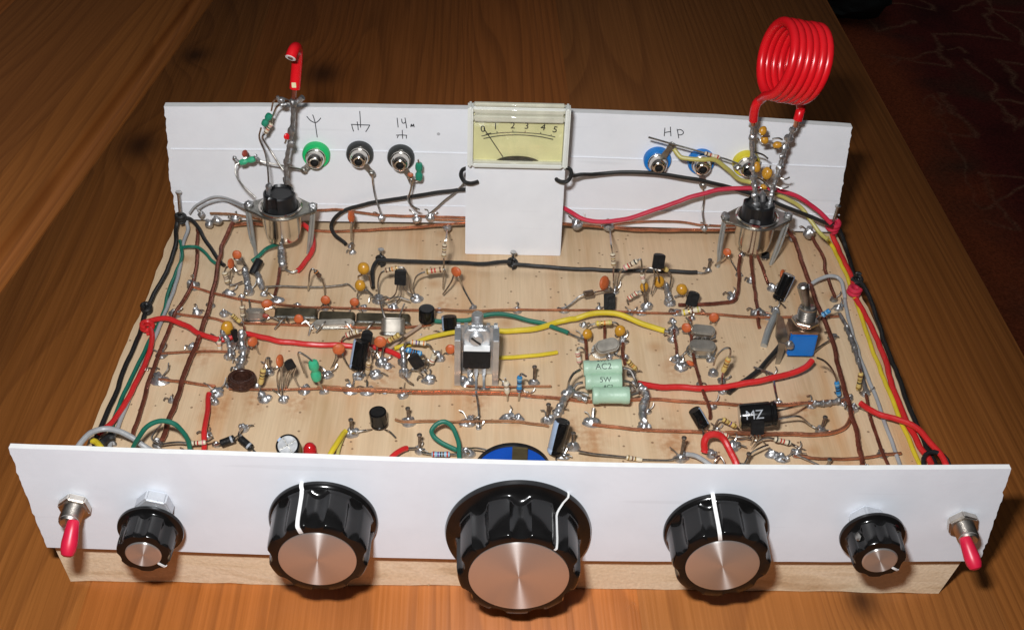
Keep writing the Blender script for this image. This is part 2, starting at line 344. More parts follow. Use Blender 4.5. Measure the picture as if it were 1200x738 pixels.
def carpet():
    mt, nt, b = nodes('carpet')
    tc = nt.nodes.new('ShaderNodeTexCoord')
    n1 = N(nt, 'ShaderNodeTexNoise', Scale=6.0, Detail=3.0); nt.links.new(tc.outputs['Object'], n1.inputs['Vector'])
    n2 = N(nt, 'ShaderNodeTexNoise', Scale=260.0, Detail=2.0); nt.links.new(tc.outputs['Object'], n2.inputs['Vector'])
    sx = nt.nodes.new('ShaderNodeSeparateXYZ'); nt.links.new(tc.outputs['Object'], sx.inputs[0])
    c = ramp(nt, n1.outputs['Fac'], [(0.3, (0.075, 0.018, 0.016)), (0.5, (0.15, 0.028, 0.022)), (0.7, (0.10, 0.045, 0.03))])
    # warm border strip that runs along the table side
    bd = math_node(nt, 'ADD', math_node(nt, 'ADD', sx.outputs[0], math_node(nt, 'MULTIPLY', sx.outputs[1], 0.02)), math_node(nt, 'MULTIPLY', n1.outputs['Fac'], 0.24))
    strip = ramp(nt, bd, [(0.36, (1, 1, 1)), (0.46, (0, 0, 0))])
    c = mixc(nt, math_node(nt, 'MULTIPLY', strip, 0.8), c, (0.36, 0.085, 0.03))
    n3 = N(nt, 'ShaderNodeTexNoise', Scale=9.0, Detail=2.0); nt.links.new(tc.outputs['Object'], n3.inputs['Vector'])
    wob = math_node(nt, 'MULTIPLY', n3.outputs['Fac'], 0.75)
    def zig(ang, fx, fy, amp, wd, sh):
        mp = nt.nodes.new('ShaderNodeMapping'); mp.inputs['Rotation'].default_value = (0, 0, ang); mp.inputs['Location'].default_value = (sh, sh * 2, 0)
        nt.links.new(tc.outputs['Object'], mp.inputs[0])
        s2 = nt.nodes.new('ShaderNodeSeparateXYZ'); nt.links.new(mp.outputs[0], s2.inputs[0])
        z = math_node(nt, 'ABSOLUTE', math_node(nt, 'SUBTRACT', math_node(nt, 'FRACT', math_node(nt, 'MULTIPLY', s2.outputs[0], fx)), 0.5))
        v = math_node(nt, 'ADD', math_node(nt, 'ADD', math_node(nt, 'MULTIPLY', s2.outputs[1], fy), math_node(nt, 'MULTIPLY', z, amp)), wob)
        return ramp(nt, math_node(nt, 'ABSOLUTE', math_node(nt, 'SUBTRACT', math_node(nt, 'FRACT', v), 0.5)), [(0.0, (1, 1, 1)), (wd * 2.2, (0, 0, 0))])
    l1 = math_node(nt, 'MULTIPLY', zig(0.5, 3.2, 3.6, 2.2, 0.022, 0.0), math_node(nt, 'GREATER_THAN', n1.outputs['Fac'], 0.38))
    l2 = math_node(nt, 'MULTIPLY', zig(-0.7, 5.0, 5.5, 1.4, 0.03, 0.3), math_node(nt, 'LESS_THAN', n1.outputs['Fac'], 0.56))
    lines = math_node(nt, 'MULTIPLY', math_node(nt, 'MAXIMUM', l1, l2), math_node(nt, 'SUBTRACT', 1.0, strip))
    c = mixc(nt, math_node(nt, 'MULTIPLY', lines, math_node(nt, 'MULTIPLY', n2.outputs['Fac'], 0.9)), c, (0.34, 0.19, 0.11))
    c = mixc(nt, 0.6, c, ramp(nt, n2.outputs['Fac'], [(0.3, (0.5,) * 3), (0.7, (1.4,) * 3)]), 'MULTIPLY')
    nt.links.new(c, b.inputs['Base Color']); b.inputs['Roughness'].default_value = 0.95; b.inputs['Specular IOR Level'].default_value = 0.1
    bp = N(nt, 'ShaderNodeBump'); bp.inputs['Strength'].default_value = 0.8; bp.inputs['Distance'].default_value = 0.004
    nt.links.new(n2.outputs['Fac'], bp.inputs['Height']); nt.links.new(bp.outputs[0], b.inputs['Normal'])
    return mt

# ------------------------------------------------------------------ mesh helpers
def frame(axis, hint=None):
    z = Vector(axis).normalized()
    h = Vector(hint) if hint is not None else (Vector((0, -1, 0)) if abs(z.y) < 0.85 else Vector((0, 0, 1)))
    x = (h - z * h.dot(z))
    if x.length < 1e-6:
        h = Vector((1, 0, 0)); x = h - z * h.dot(z)
    x.normalize()
    y = z.cross(x)
    return x, y, z
def spline(pts, per=7):
    pts = [Vector(p) for p in pts]
    if len(pts) < 3:
        return pts
    e = [pts[0] * 2 - pts[1]] + pts + [pts[-1] * 2 - pts[-2]]
    out = []
    for i in range(1, len(e) - 2):
        a, b, c, d = e[i - 1:i + 3]
        for k in range(per):
            t = k / per
            out.append(0.5 * (2 * b + (c - a) * t + (2 * a - 5 * b + 4 * c - d) * t * t + (3 * b - a - 3 * c + d) * t ** 3))
    out.append(e[-2])
    return out

class Mesh:
    def __init__(self):
        self.bm = bmesh.new(); self.m = 0
    def face(self, vs):
        try:
            f = self.bm.faces.new(vs); f.material_index = self.m; f.smooth = True
            return f
        except ValueError:
            return None
    def tube(self, pts, r, seg=8, smooth=True, per=7, r2=None, cap=True, wobble=0.0):
        pts = spline(pts, per) if smooth else [Vector(p) for p in pts]
        q = [pts[0]]
        for p in pts[1:]:
            if (p - q[-1]).length > 1e-6: q.append(p)
        pts = q
        if len(pts) < 2: return self
        rings, x = [], None
        n = len(pts)
        for i, p in enumerate(pts):
            t = (pts[min(i + 1, n - 1)] - pts[max(i - 1, 0)]).normalized()
            if x is None: x = frame(t)[0]
            x = x - t * x.dot(t)
            if x.length < 1e-6: x = frame(t)[0]
            x.normalize(); y = t.cross(x)
            rr = r if r2 is None else r + (r2 - r) * i / (n - 1)
            if wobble:
                rr *= 1 + wobble * noise.noise(p * 900)
            rings.append([self.bm.verts.new(p + (x * math.cos(2 * math.pi * k / seg) + y * math.sin(2 * math.pi * k / seg)) * rr) for k in range(seg)])
        for a, b in zip(rings, rings[1:]):
            for k in range(seg):
                self.face((a[k], a[(k + 1) % seg], b[(k + 1) % seg], b[k]))
        if cap:
            self.face(list(reversed(rings[0]))); self.face(rings[-1])
        return self
    def lathe(self, o, axis, prof, seg=20, hint=None, mats=None, flute=None, sector=None):
        """prof: (radius, height along axis) from start to end; mats: material index per band; flute(angle, r, i) -> r; sector(k) -> material or None"""
        x, y, z = frame(axis, hint)
        rings = []
        for i, (r, h) in enumerate(prof):
            if r <= 1e-7:
                rings.append([self.bm.verts.new(o + z * h)])
            else:
                ring = []
                for k in range(seg):
                    a = 2 * math.pi * k / seg
                    rr = flute(a, r, i) if flute else r
                    ring.append(self.bm.verts.new(o + (x * math.cos(a) + y * math.sin(a)) * rr + z * h))
                rings.append(ring)
        m0 = self.m
        for i, (a, b) in enumerate(zip(rings, rings[1:])):
            for k in range(seg):
                self.m = mats[i] if mats else m0
                if sector is not None:
                    s = sector(k, i)
                    if s is not None: self.m = s
                k2 = (k + 1) % seg
                if len(a) == 1 and len(b) == 1: continue
                if len(a) == 1: self.face((a[0], b[k2], b[k]))
                elif len(b) == 1: self.face((a[k], a[k2], b[0]))
                else: self.face((a[k], a[k2], b[k2], b[k]))
        self.m = m0
        if len(rings[0]) > 1:
            self.m = mats[0] if mats else m0; self.face(list(reversed(rings[0])))
        if len(rings[-1]) > 1:
            self.m = mats[-1] if mats else m0; self.face(rings[-1])
        self.m = m0
        return self
    def prism(self, o, ax, ay, az, poly, h0, h1, bevel=0.0, seg=2):
        """2-D polygon (u along ax, v along ay), extruded along az from h0 to h1"""
        t = bmesh.new()
        lo = [t.verts.new(o + ax * u + ay * v + az * h0) for u, v in poly]
        hi = [t.verts.new(o + ax * u + ay * v + az * h1) for u, v in poly]
        t.faces.new(list(reversed(lo))); t.faces.new(hi)
        for i in range(len(poly)):
            j = (i + 1) % len(poly)
            t.faces.new((lo[i], lo[j], hi[j], hi[i]))
        bmesh.ops.recalc_face_normals(t, faces=t.faces)
        if bevel:
            es = [e for e in t.edges if len(e.link_faces) == 2 and e.calc_face_angle(0) > 0.5]
            bmesh.ops.bevel(t, geom=es, offset=bevel, segments=seg, affect='EDGES', clamp_overlap=True)
        self.add(t); return self
    def box(self, c, ax, ay, az, sx, sy, sz, bevel=0.0, seg=2):
        return self.prism(c, ax, ay, az, [(-sx / 2, -sy / 2), (sx / 2, -sy / 2), (sx / 2, sy / 2), (-sx / 2, sy / 2)], -sz / 2, sz / 2, bevel, seg)
    def blob(self, c, rx, ry, rz, sub=3, rough=0.18, seed=0, cone=0.0, x=Vector((1, 0, 0)), y=Vector((0, 1, 0)), z=Vector((0, 0, 1)), freq=1.1):
        t = bmesh.new(); bmesh.ops.create_icosphere(t, subdivisions=sub, radius=1)
        s = Vector((seed * 3.1, seed * 1.7, seed * 0.9))
        for v in t.verts:
            p = v.co.copy()
            d = 1 + rough * (noise.noise(p * freq + s) * 1.3 + 0.6 * noise.noise(p * freq * 2.6 + s))
            if cone and p.z > 0:
                k = 1 - cone * min(1, p.z) ** 0.8
                p.x *= k; p.y *= k
            p = p * d
            v.co = c + x * (p.x * rx) + y * (p.y * ry) + z * (p.z * rz)
        self.add(t); return self
    def add(self, t):
        mp = {v: self.bm.verts.new(v.co) for v in t.verts}
        for f in t.faces:
            self.face([mp[v] for v in f.verts])
        t.free()
    def obj(self, name, mats, parent=None, sharp=0.62):
        bm = self.bm
        if not isinstance(mats, (list, tuple)): mats = [mats]
        lo = Vector((min(v.co.x for v in bm.verts), min(v.co.y for v in bm.verts), min(v.co.z for v in bm.verts)))
        hi = Vector((max(v.co.x for v in bm.verts), max(v.co.y for v in bm.verts), max(v.co.z for v in bm.verts)))
        c = (lo + hi) / 2
        bmesh.ops.translate(bm, verts=bm.verts, vec=-c)
        for e in bm.edges:
            if len(e.link_faces) == 2 and e.calc_face_angle(0) > sharp: e.smooth = False
        me = bpy.data.meshes.new(name); bm.to_mesh(me); bm.free()
        for mm_ in mats: me.materials.append(MATS[mm_] if isinstance(mm_, str) else mm_)
        o = bpy.data.objects.new(name, me); COL.objects.link(o); o.location = c
        if parent is not None:
            o.parent = parent
            o.matrix_parent_inverse = Matrix.Translation(-parent.location)   # every object is built in world space
        return o

def tag(o, label, cat, group=None):
    o['label'] = label; o['category'] = cat
    if group: o['group'] = group
    return o
def thing(name, label, cat, loc, group=None):
    o = bpy.data.objects.new(name, None); COL.objects.link(o); o.location = loc
    o.empty_display_size = 0.003
    return tag(o, label, cat, group)
def structure(o):
    o['kind'] = 'structure'; return o
X3, Y3, Z3 = Vector((1, 0, 0)), Vector((0, 1, 0)), Vector((0, 0, 1))
def V(x, y, z): return Vector((x, y, z))

# ------------------------------------------------------------------ light: the camera's flash, just above and left of the lens
fl = bpy.data.lights.new('flash', 'AREA'); fl.shape = 'RECTANGLE'; fl.size = 0.030; fl.size_y = 0.016; fl.energy = 2.0; fl.color = (0.985, 0.99, 1.0)
fo = bpy.data.objects.new('flash', fl); COL.objects.link(fo)
fpos = CAM + CU * 0.052 - CR * 0.030 + CF * 0.0
tgt = V(0.0, 0.16, 0.0)
fo.matrix_world = Matrix.Translation(fpos) @ (tgt - fpos).to_track_quat('-Z', 'Y').to_matrix().to_4x4()
w = bpy.data.worlds.new('World'); scene.world = w; w.use_nodes = True
nt = w.node_tree; bg = nt.nodes['Background']
tc = nt.nodes.new('ShaderNodeTexCoord'); sx = nt.nodes.new('ShaderNodeSeparateXYZ'); nt.links.new(tc.outputs['Generated'], sx.inputs[0])
nt.links.new(ramp(nt, sx.outputs[2], [(0.0, (0.02, 0.018, 0.017)), (0.3, (0.03, 0.028, 0.027)), (0.65, (0.13, 0.13, 0.135)), (1.0, (0.34, 0.35, 0.37))]), bg.inputs['Color'])
bg.inputs['Strength'].default_value = 0.38
scene.view_settings.view_transform = 'Standard'; scene.view_settings.look = 'None'
scene.view_settings.exposure = 0; scene.view_settings.gamma = 1
scene.render.engine = 'CYCLES'
scene.cycles.use_denoising = True
scene.cycles.max_bounces = 6

# ------------------------------------------------------------------ floor and table
b = Mesh(); b.prism(V(0, 0, 0), X3, Y3, Z3, [(-3, -2), (4, -2), (4, 5), (-3, 5)], -0.02, 0.0)
o = b.obj('floor', carpet()); structure(o)
o.location = V(0.5 + 0.0, 1.5, -0.742)

def leaf(name, outline, org, ydir, thick, wood, parent, rnd):
    """one leaf of the table: local Y along its grain"""
    y = Vector((ydir[0], ydir[1], 0)).normalized(); x = Vector((y.y, -y.x, 0))
    t = Mesh(); t.prism(V(0, 0, 0), X3, Y3, Z3, [((Vector((u, v, 0)) - org).dot(x), (Vector((u, v, 0)) - org).dot(y)) for u, v in outline], -thick, 0, rnd, 4)
    me = bpy.data.meshes.new(name); bm = t.bm
    for e in bm.edges:
        if len(e.link_faces) == 2 and e.calc_face_angle(0) > 0.62: e.smooth = False
    bm.to_mesh(me); bm.free(); me.materials.append(wood)
    ob = bpy.data.objects.new(name, me); COL.objects.link(ob); ob.parent = parent
    ob.matrix_world = Matrix.Translation(org) @ Matrix((x, y, Z3)).transposed().to_4x4()
    rot = Matrix((x, y, Z3)).transposed()
    ob.location = org; ob.rotation_euler = rot.to_euler()
    ob.matrix_parent_inverse = Matrix.Translation(-parent.location)
    return ob
table = thing('wooden_table', 'orange brown pine table with a groove between its two leaves', 'table', V(0, 0.3, -0.75))
sd = (0.031, 0.285)                                     # direction of the groove
def seam(y, off): return (-0.1835 + (y - 0.445) * sd[0] / sd[1] + off, y)
kn = lambda px, py, org, yd: ((P(px, py, -22) - org).dot(Vector((yd[1], -yd[0], 0)).normalized()), (P(px, py, -22) - org).dot(Vector((yd[0], yd[1], 0)).normalized()))
orgA = V(0.0, 0.2, TZ)
yA = (-0.02, 1.0)
kA = [(*kn(163, 168, orgA, yA), 0.011), (*kn(228, 63, orgA, yA), 0.008), (*kn(378, 85, orgA, yA), 0.012), (*kn(1010, 700, orgA, yA), 0.006)]
woodA = table_wood('pine_main', kA, 0.058, 0.011)
leaf('table_leaf', [seam(-0.5, 0.0015), (0.216, -0.5), (0.2085, 0.16), (0.2035, 0.50), (0.195, 1.15), seam(1.15, 0.0015)], orgA, yA, 0.026, woodA, table, 0.003)
orgB = V(-0.25, 0.2, TZ)
kB = [(-0.045, -0.09, 0.022)]
woodB = table_wood('pine_side', kB, 0.075, 0.02)
leaf('table_leaf', [(-0.85, -0.5), seam(-0.5, -0.0028), seam(1.15, -0.0028), (-0.85, 1.15)], orgB + V(0, 0, 0.0012), sd, 0.026, woodB, table, 0.009)
for x, y in ((-0.78, -0.42), (0.15, -0.42), (-0.78, 1.05), (0.14, 1.05)):
    t = Mesh(); t.box(V(x, y, -0.395), X3, Y3, Z3, 0.06, 0.06, 0.69, 0.004); t.obj('leg', woodB, table)

# dark cloth bag slumped on the carpet beyond the table
t = Mesh()
c = P(985, -8, -690)
t.blob(c, 0.10, 0.075, 0.05, 4, 0.28, 5, freq=1.3)
t.blob(c + V(-0.05, 0.07, 0.02), 0.11, 0.09, 0.07, 4, 0.3, 9, freq=1.4)
t.tube([c + V(-0.03, -0.06, 0.02), c + V(0.03, -0.065, 0.05), c + V(0.08, -0.03, 0.03), c + V(0.10, 0.02, -0.02)], 0.008, 8)
tag(t.obj('cloth_bag', 'bag'), 'dark green black cloth bag slumped on the carpet beyond the table', 'bag')

# ------------------------------------------------------------------ the wooden board
def jag(a, b2, n, amp, seed):
    out = []
    for i in range(n):
        t = i / n
        k = noise.noise(Vector((seed, t * n * 0.55, 0))) * amp + noise.noise(Vector((seed + 9, t * n * 0.13, 0))) * amp
        d = (Vector(b2) - Vector(a)); nrm = Vector((-d.y, d.x)).normalized()
        p = Vector(a) + d * t + nrm * (k if 0 < i else 0)
        out.append((p.x, p.y))
    return out
def slab(name, tops, bots, mats, parent=None, bevel=0.0):
    """lofts two outlines with as many points each; faces: 0 top/bottom, 1 sides"""
    b = Mesh(); lo = [b.bm.verts.new(p) for p in bots]; hi = [b.bm.verts.new(p) for p in tops]
    b.m = 0; b.face(list(reversed(lo))); b.face(hi); b.m = 1
    n = len(tops)
    for i in range(n): b.face((lo[i], lo[(i + 1) % n], hi[(i + 1) % n], hi[i]))
    return b.obj(name, mats, parent)
tops, bots = [], []
top_c = [(-0.1433, 0.0), (0.1412, 0.0), (0.1372, 0.176), (-0.1402, 0.176)]
bot_c = [(-0.1412, 0.0008), (0.1368, 0.0006), (0.1368, 0.176), (-0.1400, 0.176)]
for i in range(4):
    n = 44 if i == 0 else 36
    tops += [V(x, y, 0) for x, y in jag(top_c[i], top_c[(i + 1) % 4], n, 0.0003 if i % 2 == 0 else 0.0008, i * 5.0)]
    bb = jag(bot_c[i], bot_c[(i + 1) % 4], n, 0.0005, i * 5.0 + 2)
    for k, (x, y) in enumerate(bb):
        bots.append(V(x, y, -0.0229 + (abs(noise.noise(Vector((k * 0.7, i, 3)))) * 0.0011 if i == 0 else 0)))
board = slab('wooden_board', tops, bots, [board_wood(), sawn_edge()])
tag(board, 'pale plywood base board with rough sawn front edge carrying the wiring', 'board')

# ------------------------------------------------------------------ panels
def panel_outline(pts, Y, amp, seed):
    """pixel corners on the upright plane Y, long edges straight, short edges ragged"""
    w3 = [S(px, py, Y) for px, py in pts]
    out = []
    n = len(w3)
    for i in range(n):
        a, c = w3[i], w3[(i + 1) % n]
        rag = abs(a.z - c.z) > abs(a.x - c.x) * 0.5 and amp > 0
        k = max(2, int((a - c).length / (0.0012 if rag else 0.006)))
        for q in range(k):
            p = a.lerp(c, q / k)
            if q: p = p + (V(noise.noise(V(seed + q * 0.9, i * 3, 0)) * amp + noise.noise(V(seed + q * 0.31, i * 3, 4)) * amp * 1.3, 0, 0) if rag else V(0, 0, noise.noise(V(seed + q * 0.5, i, 7)) * 0.00012))
            out.append(p)
    return out
def upright_panel(name, mats, pts, Y, thick, amp, seed, label):
    f = panel_outline(pts, Y, amp, seed)
    bk = [p + V(0, thick, 0) for p in f]
    b = Mesh()
    A = [b.bm.verts.new(p) for p in f]; B = [b.bm.verts.new(p) for p in bk]
    b.m = 0; b.face(list(reversed(A))); b.face(B)
    b.m = 1
    n = len(f)
    for i in range(n): b.face((A[i], A[(i + 1) % n], B[(i + 1) % n], B[i]))
    bmesh.ops.recalc_face_normals(b.bm, faces=b.bm.faces)
    return tag(b.obj(name, mats), label, 'panel')
front = upright_panel('front_panel', ['white_plastic', 'white_paint'],
    [(10, 524.5), (22, 557), (36, 594), (55, 641), (180, 645), (310, 649.5), (450, 653), (600, 656), (760, 657.5), (1020, 658), (1148, 657), (1159, 629), (1172, 590), (1185, 549), (1020, 550), (860, 549), (730, 547), (600, 543.8), (460, 540), (320, 535), (165, 530)], YP, 0.0018, 0.00035, 3,
    'long white plastic front panel with knobs, its ends cut ragged')
back = upright_panel('rear_panel', ['white_plate', 'white_paint'],
    [(192, 125), (196, 160), (198, 205), (207, 257), (600, 262), (978, 272), (985, 230), (990, 200), (999, 149.5), (840, 138.5), (700, 133), (560, 128.5), (420, 126), (300, 125)], YB - 0.0032, 0.0032, 0.00055, 8,
    'white plastic rear panel with handwritten marks and coloured sockets')
YR = YB - 0.0032
def rib(pts, h):
    t = Mesh()
    for a, c in zip(pts, pts[1:]):
        A, C = S(*a, YR), S(*c, YR); d = (C - A)
        t.prism(A, d.normalized(), Z3, V(0, -1, 0), [(0, 0), (d.length, 0), (d.length, h), (0, h)], -0.0004, 0.00035)
    t.obj('ridge', 'white_plate', back)
rib([(200, 175.5), (400, 177), (600, 182), (800, 189), (990, 197)], 0.00042)
rib([(205, 237), (600, 243), (984, 252)], 0.00014)

def ink(strokes, name='ink_mark', r=0.00018):
    t = Mesh()
    for st in strokes:
        t.tube([S(px, py, YR - 0.00006) for px, py in st], r, 6)
    return t.obj(name, 'ink', back)
ink([[(359.5, 136.6), (364, 141.5), (369.3, 143.9), (373, 142), (376, 138.4)], [(366.4, 134.6), (368, 139), (369.3, 144), (370.5, 152), (371.8, 161)]], 'antenna_mark')
ink([[(421.6, 130.5), (422.2, 140), (422.6, 149.5)], [(411.4, 146), (422, 146.5), (433.6, 146.8)], [(412.2, 146.2), (413, 150), (414.4, 154)], [(418.6, 142.8), (419.4, 148), (419.9, 152.6)], [(433.2, 147), (431, 151), (428.6, 154.6)]], 'ground_mark')
ink([[(465.4, 138.4), (466, 144), (466.6, 149.4)], [(470.6, 139.6), (471.4, 143.8), (473.4, 144.6), (475.6, 142.8)], [(474.6, 138.2), (475.6, 144), (476.7, 150.4)],
     [(481.4, 149), (482, 145.8), (483.2, 148.2), (484.6, 145.8), (485.4, 149.2)], [(482, 148), (484.8, 147.6)]], 'number_mark')
ink([[(464.2, 158.6), (470, 158.4), (477, 158.8)], [(471.4, 152.6), (471.6, 158), (471.9, 162.6)], [(466.6, 159), (465.6, 161.8)], [(476.4, 158.8), (476.2, 162.4)]], 'small_ground_mark')
ink([[(779.2, 150), (778.8, 155), (778.4, 159.6)], [(779, 155.6), (783, 154.8), (786.2, 154.4)], [(785.6, 148.8), (785.9, 154), (786.2, 159.6)],
     [(793.4, 151.4), (794.4, 156), (795.4, 162)], [(793.6, 152.8), (797, 152), (800.4, 154), (800.6, 156.6), (798, 158.2), (795, 158.2)]], 'letters_mark')

# ------------------------------------------------------------------ knobs
def knob(label, disc, h, rf, rb, rd, lines, nfl, nut=0.0, ph=0.0, group='black fluted knobs on the front panel'):
    """disc: pixel of the metal face's centre; axis towards -Y; lines: (degrees clockwise from up, first and last profile point, width)"""
    c3 = S(*disc, YP - h)
    o = V(c3.x, YP, c3.z); ax = V(0, -1, 0)
    e = thing('control_knob', label, 'knob', o, group)
    y0 = nut
    k = h - y0
    DEP = [0, 0, 0, 0, 0, 0.0, 0.45, 0.85, 1, 1, 1, 1, 0.95, 0.75, 0, 0, 0, 0]
    def fl(a, i):
        return 1 - 0.095 * DEP[i] * max(0, math.cos(nfl * (a - ph))) ** 0.75
    def flute(a, r, i): return r * fl(a, i)
    prof = [(rf * 0.9, y0), (rf * 0.995, y0 + k * 0.01), (rf, y0 + k * 0.05), (rf * 0.985, y0 + k * 0.11), (min(rf * 0.94, rb * 1.08), y0 + k * 0.145), (rb * 1.035, y0 + k * 0.175),
            (rb * 1.02, y0 + k * 0.215), (rb * 1.015, y0 + k * 0.26), (rb * 1.01, y0 + k * 0.32), (rb * 1.005, y0 + k * 0.55), (rb * 1.0, y0 + k * 0.80), (rb * 0.99, y0 + k * 0.90), (rb * 0.972, y0 + k * 0.965), (rb * 0.945, h - 0.0001), (rd * 1.05, h), (rd * 1.005, h), (rd * 0.995, h - 0.0006), (0, h - 0.0006)]
    b = Mesh(); b.lathe(o, ax, prof, 180, Z3, flute=flute)
    kb = b.obj('knob_body', 'black_gloss', e, 0.8)
    d = Mesh(); d.lathe(o, ax, [(rd * 0.992, h - 0.0006), (rd * 0.992, h + 0.0001), (rd * 0.93, h + 0.00035), (0, h + 0.00035)], 96)
    d.obj('metal_face', 'turned_metal', e, 0.5)
    for ang, parts, wd in lines:
        a = math.radians(ang)
        rad = V(math.sin(a), 0, math.cos(a)); tan = V(math.cos(a), 0, -math.sin(a))
        t = Mesh()
        pts = []
        for i, (r, hh) in enumerate(prof):
            if parts[0] <= i <= parts[1]:
                r2 = r * fl(-a if False else a, i)
                pts.append(o + rad * (r2 + (0.00022 if i < 14 else 0)) + ax * (hh + (0.0002 if i >= 12 else 0.0)))
        L = [t.bm.verts.new(p - tan * wd / 2) for p in pts]; R = [t.bm.verts.new(p + tan * wd / 2) for p in pts]
        inn = [-rad * 0.0005] * len(pts)
        L2 = [t.bm.verts.new(p - tan * wd / 2 - rad * 0.0006 - ax * 0.0003) for p in pts]; R2 = [t.bm.verts.new(p + tan * wd / 2 - rad * 0.0006 - ax * 0.0003) for p in pts]
        for i in range(len(pts) - 1):
            t.face((L[i], R[i], R[i + 1], L[i + 1])); t.face((L2[i], L[i], L[i + 1], L2[i + 1])); t.face((R[i], R2[i], R2[i + 1], R[i + 1]))
        t.face((L[0], L2[0], R2[0], R[0])); t.face((L[-1], R[-1], R2[-1], L2[-1]))
        bmesh.ops.recalc_face_normals(t.bm, faces=t.bm.faces)
        t.obj('pointer_line', 'white_paint', kb, 0.9)
    return e
knob('medium black knob left of the biggest, white pointer line bent over its rim', (372, 655), 0.0155, 0.0162, 0.0148, 0.0113, [(-19, (1, 14), 0.0012)], 8)
knob('biggest black knob in the middle of the front panel with wide flange', (608, 675), 0.0175, 0.0220, 0.0181, 0.0147, [(40, (1, 14), 0.0006)], 9)
knob('medium black knob right of the biggest, straight white pointer line', (846.6, 662.5), 0.0140, 0.0159, 0.0146, 0.0109, [(-11, (1, 14), 0.0011)], 8, 0, 0.3)

def hexnut(c, ax, r, t, matname, name, parent, turn=0.0):
    x, y, z = frame(ax, Z3)
    b = Mesh(); b.prism(c, x, y, z, [(r * math.cos(math.pi / 3 * k + turn), r * math.sin(math.pi / 3 * k + turn)) for k in range(6)], 0, t, r * 0.09)
    return b.obj(name, matname, parent)
for lab, disc, npx, tick in (('small black knob beside the lever switch with the straight red sleeve', (168, 649), (181, 594), 135), ('small black knob with scratched side near the lever leaning outwards', (1031, 656), (1016, 612), 125)):
    k = knob(lab, disc, 0.0140, 0.0097, 0.0079, 0.0052, [(tick, (9, 14), 0.0007)], 7, 0.0042)
    if tick == 125:
        t = Mesh(); ra = V(-0.80, 0, 0.60); t.blob(k.location + ra * 0.00775 + V(0, -0.0092, 0), 0.00025, 0.0014, 0.0010, 2, 0.4, 3, x=ra, y=V(0, 1, 0), z=V(0.6, 0, 0.8)); t.obj('worn_patch', 'dull_metal', k)
    hexnut(S(*npx, YP - 0.002) + V(0, 0.002, 0), V(0, -1, 0), 0.0057, 0.0041, 'white_nut', 'hex_nut', k, 0.25)

# ------------------------------------------------------------------ lever switches on the front panel
def lever_switch(label, nut_px, tip_a, tip_b, dy_b):
    o = S(*nut_px, YP)
    e = thing('toggle_switch', label, 'switch', o, 'toggle switches at the ends of the front panel')
    ax = V(0, -1, 0)
    hexnut(o, ax, 0.0049, 0.0026, 'nickel', 'hex_nut', e, 0.2)
    b = Mesh()
    prof = [(0.0031, 0.002)]
    for i in range(9):
        prof += [(0.0032, 0.0026 + i * 0.0005), (0.0029, 0.00285 + i * 0.0005)]
    prof += [(0.0030, 0.0074), (0.0024, 0.0080), (0.0017, 0.0074), (0, 0.0072)]
    b.lathe(o, ax, prof, 28); b.obj('bushing', 'nickel', e)
    base = o + ax * 0.0065
    A = S(*tip_a, YP - 0.0095); B = S(*tip_b, YP - dy_b)
    b = Mesh(); b.tube([base, A.lerp(B, 0.25)], 0.0013, 12, False); lv = b.obj('lever', 'nickel', e)
    d = (B - A)
    b = Mesh(); b.lathe(A, d, [(0.0013, -0.0006), (0.0017, 0.0), (0.0020, d.length * 0.25), (0.0023, d.length * 0.6), (0.0022, d.length * 0.82), (0.0017, d.length * 0.96), (0.0009, d.length * 1.01), (0, d.length * 1.015)], 20)
    b.obj('lever_sleeve', 'sleeve_red', lv)
lever_switch('toggle switch with red sleeved lever hanging straight down beside a small knob', (89, 590), (86, 611), (78.5, 652), 0.017)
lever_switch('toggle switch with red sleeved lever leaning outwards at the panel end', (1126.5, 610), (1131, 631), (1144, 667), 0.017)

# ------------------------------------------------------------------ round blue component with strap behind the front panel
t0 = S(602, 520, 0.006); R0 = 0.0116
o = V(t0.x, 0.006, t0.z - R0)
e = thing('tuning_component', 'round blue component with dark rim and strap behind the front panel', 'capacitor', o)
b = Mesh(); b.lathe(o, V(0, -1, 0), [(R0 * 0.95, -0.0009), (R0, -0.0006), (R0, 0.0006), (R0 * 0.975, 0.0008), (R0 * 0.965, 0.0003)], 64); b.obj('rim', 'black', e)
b = Mesh(); b.lathe(o, V(0, -1, 0), [(R0 * 0.966, -0.0008), (R0 * 0.966, 0.0004), (0, 0.0004)], 64); b.obj('blue_face', 'deep_blue', e)
b = Mesh(); b.prism(o, X3, Z3, V(0, -1, 0), [(-0.0004, -R0), (0.0042, -R0), (0.0042, R0 * 0.955), (-0.0004, R0 * 0.99)], 0.0007, 0.0014, 0.0002); b.obj('strap', 'olive', e)

